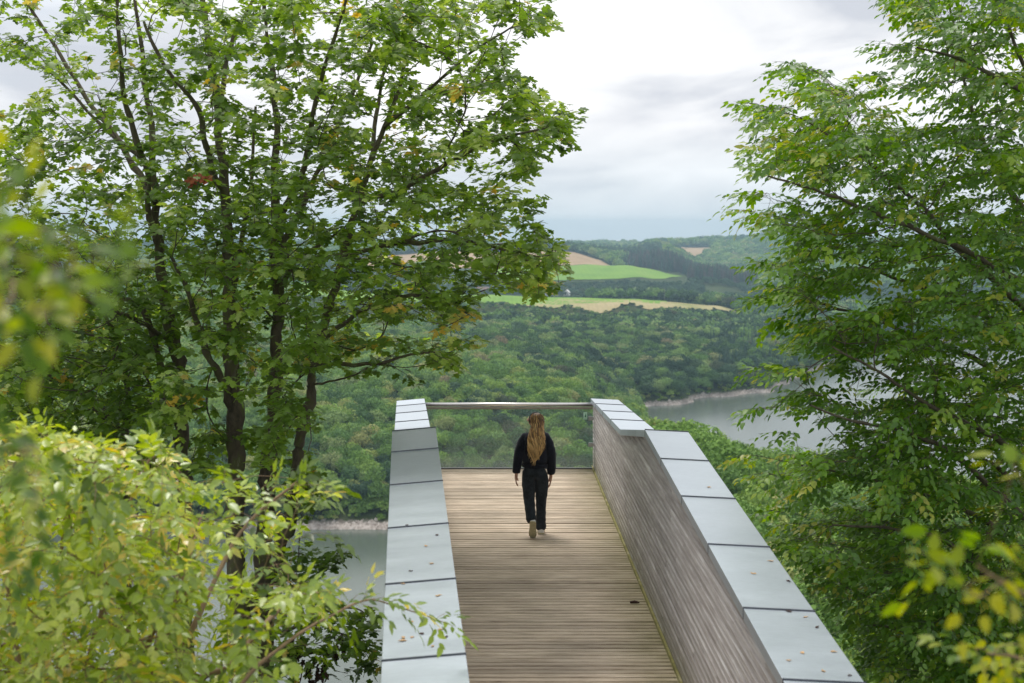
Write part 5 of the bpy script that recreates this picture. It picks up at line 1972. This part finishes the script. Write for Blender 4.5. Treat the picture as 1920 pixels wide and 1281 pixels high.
    near_branch('near_sapling', 'blurred low spray at the left edge above the pale bush, close to the camera', 'sapling', 62,
                [(-900, 2600), (-600, 1700), (-300, 1050), (-60, 860), (60, 850)], [2.5, 2.4, 2.3, 2.3, 2.3],
                [(10, 800), (20, 850), (60, 870), (70, 890), (-10, 790), (0, 860), (40, 1010), (80, 1015)], (1.7, 2.1), 4, 0.032, 0.045, 0.2, 0.10)
    near_branch('near_sapling', 'blurred yellow green sapling close to the camera in the lower right corner', 'sapling', 63,
                [(2700, 2600), (2450, 1800), (2200, 1350), (2050, 1160), (1930, 1120), (1830, 1060)], [2.9, 2.9, 2.8, 2.8, 2.8, 2.8],
                [(1850, 1020), (1780, 1050), (1740, 1080), (1800, 1090), (1860, 1080), (1900, 1050), (1910, 1100), (1840, 1120), (1900, 1150), (1760, 1040), (1890, 855), (1910, 850)], (2.6, 3.0), 5, 0.036, 0.058, 0.62)
    near_branch('near_sapling', 'pale green spray at the bottom right corner, below the blurred yellow green one', 'sapling', 64,
                [(2700, 2400), (2500, 1800), (2250, 1450), (2050, 1300), (1930, 1240), (1850, 1225)], [4.2, 4.2, 4.1, 4.1, 4.0, 4.0],
                [(1800, 1205), (1830, 1215), (1860, 1230), (1890, 1240), (1900, 1265), (1850, 1260), (1910, 1210), (1880, 1280), (1915, 1270), (1870, 1215)], (3.8, 4.3), 7, 0.04, 0.06, 0.6, 0.15)


bushes()


# ------------------------------------------------------------------ the woman on the platform
def skin_obj(name, verts, edges, radii, mat, parent, root_i=0, sub=2, disp=None):
    me = bpy.data.meshes.new(name)
    me.from_pydata(verts, edges, [])
    me.update()
    o = bpy.data.objects.new(name, me)
    COL.objects.link(o)
    if parent is not None:
        o.parent = parent
    md = o.modifiers.new('skin', 'SKIN')
    md.use_smooth_shade = True
    md.branch_smoothing = 0.4
    if not me.skin_vertices:
        me.attributes.new('skin', 'FLOAT', 'POINT')
    for i, r_ in enumerate(radii):
        sv = me.skin_vertices[0].data[i]
        sv.radius = r_ if isinstance(r_, tuple) else (r_, r_)
        sv.use_root = (i == root_i)
    s = o.modifiers.new('sub', 'SUBSURF'); s.levels = sub; s.render_levels = sub
    me.materials.append(mat)
    if disp:
        tex = bpy.data.textures.new(name + '_folds', 'CLOUDS')
        tex.noise_scale = disp[1]
        tex.noise_depth = 2
        d = o.modifiers.new('folds', 'DISPLACE'); d.texture = tex; d.strength = disp[0]; d.texture_coords = 'LOCAL'; d.mid_level = 0.5
    return o


class Chain:
    def __init__(self):
        self.v, self.e, self.r = [], [], []

    def add(self, p, r, par=None):
        self.v.append(p); self.r.append(r)
        if par is not None:
            self.e.append((par, len(self.v) - 1))
        return len(self.v) - 1

    def run(self, par, items):
        for p, r in items:
            par = self.add(p, r, par)
        return par


def cloth_mat(name, a, b_, rough, sheen, scale=120, mapscale=None):
    m, nt, b = new_mat(name)
    f = noise_fac(nt, scale, 5, 0.7, mapscale=mapscale)
    f2 = noise_fac(nt, 9, 4, 0.6)
    c = ramp(nt, f, [(0.35, a), (0.65, b_)])
    c = mixc(nt, 0.6, c, ramp(nt, f2, [(0.35, (0.6, 0.6, 0.6)), (0.65, (1.4, 1.4, 1.4))]), 'MULTIPLY')
    nt.links.new(c, b.inputs['Base Color'])
    b.inputs['Roughness'].default_value = rough
    b.inputs['Sheen Weight'].default_value = sheen
    b.inputs['Specular IOR Level'].default_value = 0.15
    bump(nt, b, f, 0.6, 0.004)
    return m


def person():
    root = empty('person', (0.312, 18.72, 0.0))
    tag(root, 'woman with long wavy blonde hair, black jacket and trousers walking to the glass end', 'person')
    skin = plain('skin', (0.52, 0.30, 0.21), 0.5, 0, 0.08, 20)
    skin.node_tree.nodes['Principled BSDF'].inputs['Subsurface Weight'].default_value = 0.1
    jacket = cloth_mat('black_fleece', (0.006, 0.007, 0.012), (0.026, 0.029, 0.042), 0.95, 0.15)
    denim = cloth_mat('black_denim', (0.014, 0.018, 0.023), (0.045, 0.055, 0.066), 0.9, 0.1, 160, (1, 1, .25))
    white = plain('shoe_mesh', (0.78, 0.77, 0.75), 0.7, 0, 0.12, 90)
    solem = plain('shoe_sole', (0.50, 0.45, 0.28), 0.7, 0, 0.2, 60)

    # body
    c = Chain()
    pel = c.add((0, 0, .90), (.095, .075))
    sp = c.run(pel, [((0, .0, 1.02), (.075, .06)), ((0, .01, 1.15), (.115, .09)), ((0, .01, 1.25), (.10, .08))])
    up = c.add((0, .0, 1.33), (.055, .05), sp)
    nk = c.run(up, [((-.002, .008, 1.405), .047), ((-.006, .02, 1.45), .045)])
    hd = c.run(nk, [((-.014, .032, 1.51), (.068, .072)), ((-.014, .03, 1.565), (.082, .088)), ((-.012, .022, 1.605), (.066, .07))])
    fc = len(c.v) - 3
    j = c.add((-.060, .075, 1.485), .034, fc)                    # jaw and chin, head turned left
    f2 = c.add((-.072, .082, 1.535), .040, fc + 1)               # face
    c.add((-.112, .118, 1.528), .0105, f2)                        # nose
    c.add((-.090, .102, 1.497), .014, j)                         # mouth
    for s in (-1, 1):
        sh = c.add((s * .13, 0, 1.325), .035, up)
        if s < 0:
            w = c.run(sh, [((-.185, -.01, 1.25), .034), ((-.215, -.03, 1.08), .036), ((-.236, .0, .95), .032), ((-.254, .03, .812), .023)])
            hnd = c.run(w, [((-.258, .036, .778), .026), ((-.259, .042, .742), .027)])
            ctr = Vector((-.259, .042, .742)); out = -1
        else:
            w = c.run(sh, [((.178, -.01, 1.25), .034), ((.203, -.04, 1.08), .036), ((.203, -.025, .95), .032), ((.206, .0, .80), .023)])
            hnd = c.run(w, [((.203, .004, .765), .026), ((.200, .008, .73), .027)])
            ctr = Vector((.200, .008, .73)); out = 1
        # four fingers and a thumb, slightly curled
        for k in range(4):
            yy = (-.024 + .016 * k)
            L = (.062, .078, .082, .070)[k]
            a = ctr + Vector((0, yy, -.018)); b_ = a + Vector((-out * .004, yy * .15, -L * .42)); d_ = b_ + Vector((-out * .012, 0, -L * .34)); e_ = d_ + Vector((-out * .014, -.002, -L * .22))
            c.run(hnd, [(tuple(a), .0095), (tuple(b_), .0085), (tuple(d_), .0078), (tuple(e_), .0062)])
        a = ctr + Vector((-out * .012, .03, .012)); b_ = a + Vector((-out * .012, .016, -.026)); d_ = b_ + Vector((-out * .006, .004, -.024))
        c.run(hnd, [(tuple(a), .0115), (tuple(b_), .0095), (tuple(d_), .0075)])
    c.run(pel, [((.088, 0, .84), .085), ((.084, .03, .66), .072), ((.078, .06, .48), .052), ((.074, .075, .3), .046), ((.072, .09, .12), .032), ((.074, .12, .06), .034)])
    c.run(pel, [((-.088, 0, .84), .085), ((-.088, .01, .66), .072), ((-.082, .01, .475), .052), ((-.068, -.12, .34), .046), ((-.05, -.235, .215), .033), ((-.046, -.24, .15), .034)])
    body = skin_obj('body', c.v, c.e, c.r, skin, root)
    # ear
    for ex, ey in ((-.062, -.028),):
        m = MB(); m.tube([(ex - .012, ey - .004, 1.515), (ex - .02, ey - .008, 1.54), (ex - .012, ey - .012, 1.565)], [.007, .011, .008], 8)
        m.build('ear', skin, None, True).parent = root
    # eye glasses arm: the thin dark line by the temple
    # jacket
    c = Chain()
    b0 = c.add((0, -.005, .945), (.150, .115))
    t = c.run(b0, [((0, -.01, 1.0), (.166, .125)), ((0, -.01, 1.10), (.162, .125)), ((0, -.005, 1.20), (.160, .12)), ((0, 0, 1.30), (.135, .105))])
    nkk = c.add((0, .005, 1.365), (.08, .07), t)
    c.add((-.002, .01, 1.405), (.058, .055), nkk)
    ch = len(c.v) - 3
    c.run(ch, [((-.148, -.002, 1.335), .054), ((-.188, -.012, 1.24), .056), ((-.220, -.03, 1.09), .062), ((-.240, -.005, .97), .058), ((-.254, .02, .865), .056), ((-.258, .028, .822), .044)])
    c.run(ch, [((.146, -.002, 1.335), .054), ((.182, -.014, 1.24), .056), ((.208, -.038, 1.09), .062), ((.210, -.025, .97), .058), ((.206, -.005, .85), .056), ((.210, 0, .808), .044)])
    c.r = [tuple(q * 1.17 for q in (x if isinstance(x, tuple) else (x, x))) for x in c.r]
    skin_obj('jacket', c.v, c.e, c.r, jacket, root, disp=(0.022, 0.07))
    # waistband
    m = MB()
    ring = []
    for zz, k in ((.955, 1.0), (.93, 1.03), (.905, 1.0)):
        ring.append([(math.cos(a) * .176 * k, math.sin(a) * .15 * k - .008, zz + .012) for a in np.linspace(0, 2 * math.pi, 25)[:-1]])
    for rg in ring: m.v += rg
    for i in range(2):
        for k in range(24):
            m.f.append((i * 24 + k, i * 24 + (k + 1) % 24, (i + 1) * 24 + (k + 1) % 24, (i + 1) * 24 + k))
    m.build('jacket_hem', jacket, None, True).parent = root
    # trousers
    c = Chain()
    p0 = c.add((0, -.005, .985), (.128, .105))
    p1 = c.add((0, -.01, .885), (.150, .125), p0)
    c.run(p1, [((.084, -.012, .81), (.094, .10)), ((.086, .01, .70), .088), ((.080, .045, .55), .072), ((.077, .062, .45), .064), ((.075, .07, .32), .060), ((.074, .072, .18), .060), ((.075, .075, .085), .064), ((.075, .078, .045), .060)])
    c.run(p1, [((-.084, -.012, .81), (.094, .10)), ((-.088, .0, .70), .088), ((-.086, .005, .56), .074), ((-.082, .0, .47), .066), ((-.073, -.085, .37), .062), ((-.060, -.18, .275), .060), ((-.052, -.24, .205), .058)])
    c.r = [tuple(q * 1.21 for q in (x if isinstance(x, tuple) else (x, x))) for x in c.r]
    skin_obj('trousers', c.v, c.e, c.r, denim, root, disp=(0.020, 0.06))
    for s in (-1, 1):
        m = MB()
        g = [(s * .03, -.137, .93), (s * .115, -.118, .93), (s * .122, -.118, .85), (s * .078, -.139, .825), (s * .03, -.143, .845)]
        if s < 0: g = g[::-1]
        m.poly([(x, y - .004, z) for x, y, z in g] + [(x, y + .012, z) for x, y, z in g], [tuple(range(5)), (9, 8, 7, 6, 5)] + [(i, i + 5, (i + 1) % 5 + 5, (i + 1) % 5) for i in range(5)])
        m.build('back_pocket', denim).parent = root

    # shoes
    def shoe(Mx):
        prof = [(-.09, .030, .055), (-.072, .042, .075), (-.03, .041, .085), (.02, .038, .075), (.07, .048, .055), (.12, .052, .045), (.158, .042, .035), (.18, .022, .025)]
        sh = empty('shoe', (0, 0, 0))
        for nm, mt in (('upper', white), ('sole', solem)):
            V, Fc = [], []
            n = 14
            for x, w, h in prof:
                for k in range(n):
                    a = 2 * math.pi * k / n
                    if nm == 'upper':
                        yy = math.cos(a) * w
                        zz = .018 + max(0, math.sin(a)) * h + min(0, math.sin(a)) * .01
                    else:
                        yy = math.copysign(abs(math.cos(a)) ** .6, math.cos(a)) * (w + .004)
                        lift = .012 * max(0, (x - .1) / .075)
                        zz = lift + (.026 if math.sin(a) > 0 else -.002) * abs(math.sin(a)) ** .4
                    V.append(Mx @ Vector((yy, x, zz)))
            for i in range(len(prof) - 1):
                for k in range(n):
                    Fc.append((i * n + k, i * n + (k + 1) % n, (i + 1) * n + (k + 1) % n, (i + 1) * n + k))
            Fc.append(tuple(range(n))[::-1]); Fc.append(tuple((len(prof) - 1) * n + k for k in range(n)))
            me = bpy.data.meshes.new(nm); me.from_pydata([tuple(v) for v in V], [], Fc); me.update()
            o = link(nm, me, None, mt, nm == 'upper')
            b = o.modifiers.new('sub', 'SUBSURF'); b.levels = b.render_levels = 1
            o.parent = sh
            if nm == 'sole':
                # tread bars
                m = MB()
                for q in range(7):
                    xx = -.06 + q * .034
                    w = .024 if q < 3 else .032
                    for sd in (-1, 1):
                        pts = [Mx @ Vector((sd * .004, xx, -.005)), Mx @ Vector((sd * w, xx + .005, -.005)), Mx @ Vector((sd * w, xx + .02, -.005)), Mx @ Vector((sd * .004, xx + .016, -.005)),
                               Mx @ Vector((sd * .004, xx, .004)), Mx @ Vector((sd * w, xx + .005, .004)), Mx @ Vector((sd * w, xx + .02, .004)), Mx @ Vector((sd * .004, xx + .016, .004))]
                        m.hexa(pts)
                t = m.build('tread', solem)
                t.parent = sh
        return sh
    shR = shoe(Matrix.Translation((.078, .10, .004)))
    shL = shoe(Matrix.Translation((-.038, -.255, .178)) @ Matrix.Rotation(R(-66), 4, 'X') @ Matrix.Rotation(R(6), 4, 'Y') @ Matrix.Translation((0, .02, -.01)))
    for q in (shR, shL):
        q.parent = root

    # hair: a cap over the skull and a fall down the back, both made of wavy locks over a soft body
    hm, nt, b = new_mat('blonde_hair')
    at = nt.nodes.new('ShaderNodeAttribute'); at.attribute_name = 'tint'
    f = noise_fac(nt, 26, 4, 0.7, mapscale=(5, 5, 0.35))
    cc = ramp(nt, at.outputs['Fac'], [(0.0, (0.10, 0.055, 0.028)), (0.3, (0.22, 0.125, 0.058)), (0.6, (0.56, 0.33, 0.12)), (1.0, (0.85, 0.60, 0.28))])
    cc = mixc(nt, 0.8, cc, ramp(nt, f, [(0.35, (0.62, 0.6, 0.58)), (0.62, (1.25, 1.22, 1.2))]), 'MULTIPLY')
    nt.links.new(cc, b.inputs['Base Color'])
    b.inputs['Roughness'].default_value = 0.42
    b.inputs['Specular IOR Level'].default_value = 0.4
    secs = [(1.638, .012, .02, .015, .02), (1.63, .014, .05, .012, .05), (1.605, .018, .074, .002, .075), (1.565, .022, .083, -.008, .085), (1.51, .026, .080, -.026, .078), (1.46, .024, .076, -.052, .06), (1.40, .018, .088, -.085, .045),
            (1.34, .012, .104, -.115, .034), (1.26, .008, .108, -.138, .028), (1.17, .002, .104, -.152, .026), (1.10, -.006, .078, -.156, .02), (1.05, -.012, .045, -.156, .014), (1.01, -.02, .012, -.155, .006)]
    V, T_, n = [], [], 20
    for z, x0, w, y0, d in secs:
        for k in range(n):
            a = 2 * math.pi * k / n
            wv = 1 + .06 * math.sin(3 * a + z * 23)
            V.append((x0 - (.004 if z > 1.4 else 0) + math.cos(a) * w * wv, y0 + math.sin(a) * d * wv, z + (.01 * math.sin(5 * a) if z < 1.2 else 0)))
            T_.append(min(.8, max(.12, (1.60 - z) * 1.5)))
    Fc = [(i * n + k, (i + 1) * n + k, (i + 1) * n + (k + 1) % n, i * n + (k + 1) % n) for i in range(len(secs) - 1) for k in range(n)]
    hair = link('hair', mesh_np('hair', V, np.array(Fc), T_, smooth=True), None, hm)
    sb = hair.modifiers.new('sub', 'SUBSURF'); sb.levels = sb.render_levels = 1
    hair.parent = root
    r = np.random.default_rng(77)
    segs, tint = [], []
    zs = [q[0] for q in secs][::-1]
    def sec(z):
        return [float(np.interp(z, zs, [q[i] for q in secs][::-1])) for i in range(1, 5)]
    for L in range(430):
        a = r.uniform(math.pi * 0.98, math.pi * 2.02)
        endz = r.uniform(.95, 1.22) + .14 * abs(math.cos(a) + .15) ** 1.5
        zt = r.uniform(1.45, 1.632)
        ph, fr, am = r.uniform(0, 6.28), r.uniform(17, 30), r.uniform(.008, .03)
        pts, rad = [], []
        for k in range(22):
            t = k / 21
            z = zt + (endz - zt) * t
            x0, w, y0, d = sec(max(z, 1.14))
            if z < 1.14: w *= 1 - 1.6 * (1.14 - z); x0 -= (1.14 - z) * .12
            q = math.cos(a) * (1 - .15 * t)
            x = x0 + q * w + am * t ** .5 * math.sin(fr * z + ph)
            y = y0 - abs(math.sin(a)) ** .8 * d - .004 - .012 * t * r.uniform(0.6, 1) + am * .6 * math.cos(fr * z + ph)
            pts.append((x, y, z))
            rad.append((.0042 if L % 3 else .0062) * (1 - .75 * t ** 2.5) * (0.6 + .4 * min(1, k / 3)))
        segs.append((np.array(pts), np.array(rad)))
        base = r.normal(0, .27)
        for k in range(22):
            tint += [min(1, max(0, .10 + (1.62 - pts[k][2]) * 1.5 + base))] * 5
    V, Fc = tube_net(segs, 5)
    lk = link('locks', mesh_np('locks', V, Fc, tint, smooth=True), None, hm)
    lk.parent = hair
    # black hair band from ear to ear over the turned head
    band = plain('black_band', (0.008, 0.008, 0.01), 0.35, 0, 0.1)
    m = MB()
    dirx = Vector((.82, .57, 0)).normalized()
    ctr = Vector((-.004, .0, 1.545))
    pts = [ctr + dirx * (math.cos(a) * .098) + Vector((-.01, .014, 0)) * math.sin(a) + Vector((0, 0, 1)) * (math.sin(a) * .096) for a in np.linspace(-.35, math.pi + .35, 17)]
    m.tube(pts, .0075, 8)
    m.build('hair_band', band, None, True).parent = root
    return root


person()


# ------------------------------------------------------------------ the air
def haze():
    m = bpy.data.materials.new('haze_air')
    m.use_nodes = True
    nt = m.node_tree
    nt.nodes.clear()
    out = nt.nodes.new('ShaderNodeOutputMaterial')
    v = nt.nodes.new('ShaderNodeVolumePrincipled')
    v.inputs['Color'].default_value = (0.58, 0.84, 1.0, 1)
    v.inputs['Density'].default_value = 0.00012
    v.inputs['Anisotropy'].default_value = 0.2
    nt.links.new(v.outputs[0], out.inputs['Volume'])
    b = MB()
    b.hexa([(-9800, -400, -140), (9800, -400, -140), (9800, 5750, -140), (-9800, 5750, -140), (-9800, -400, 30), (9800, -400, 30), (9800, 5750, 30), (-9800, 5750, 30)])
    o = b.build('haze', m)
    tag(o, kind='stuff')


haze()
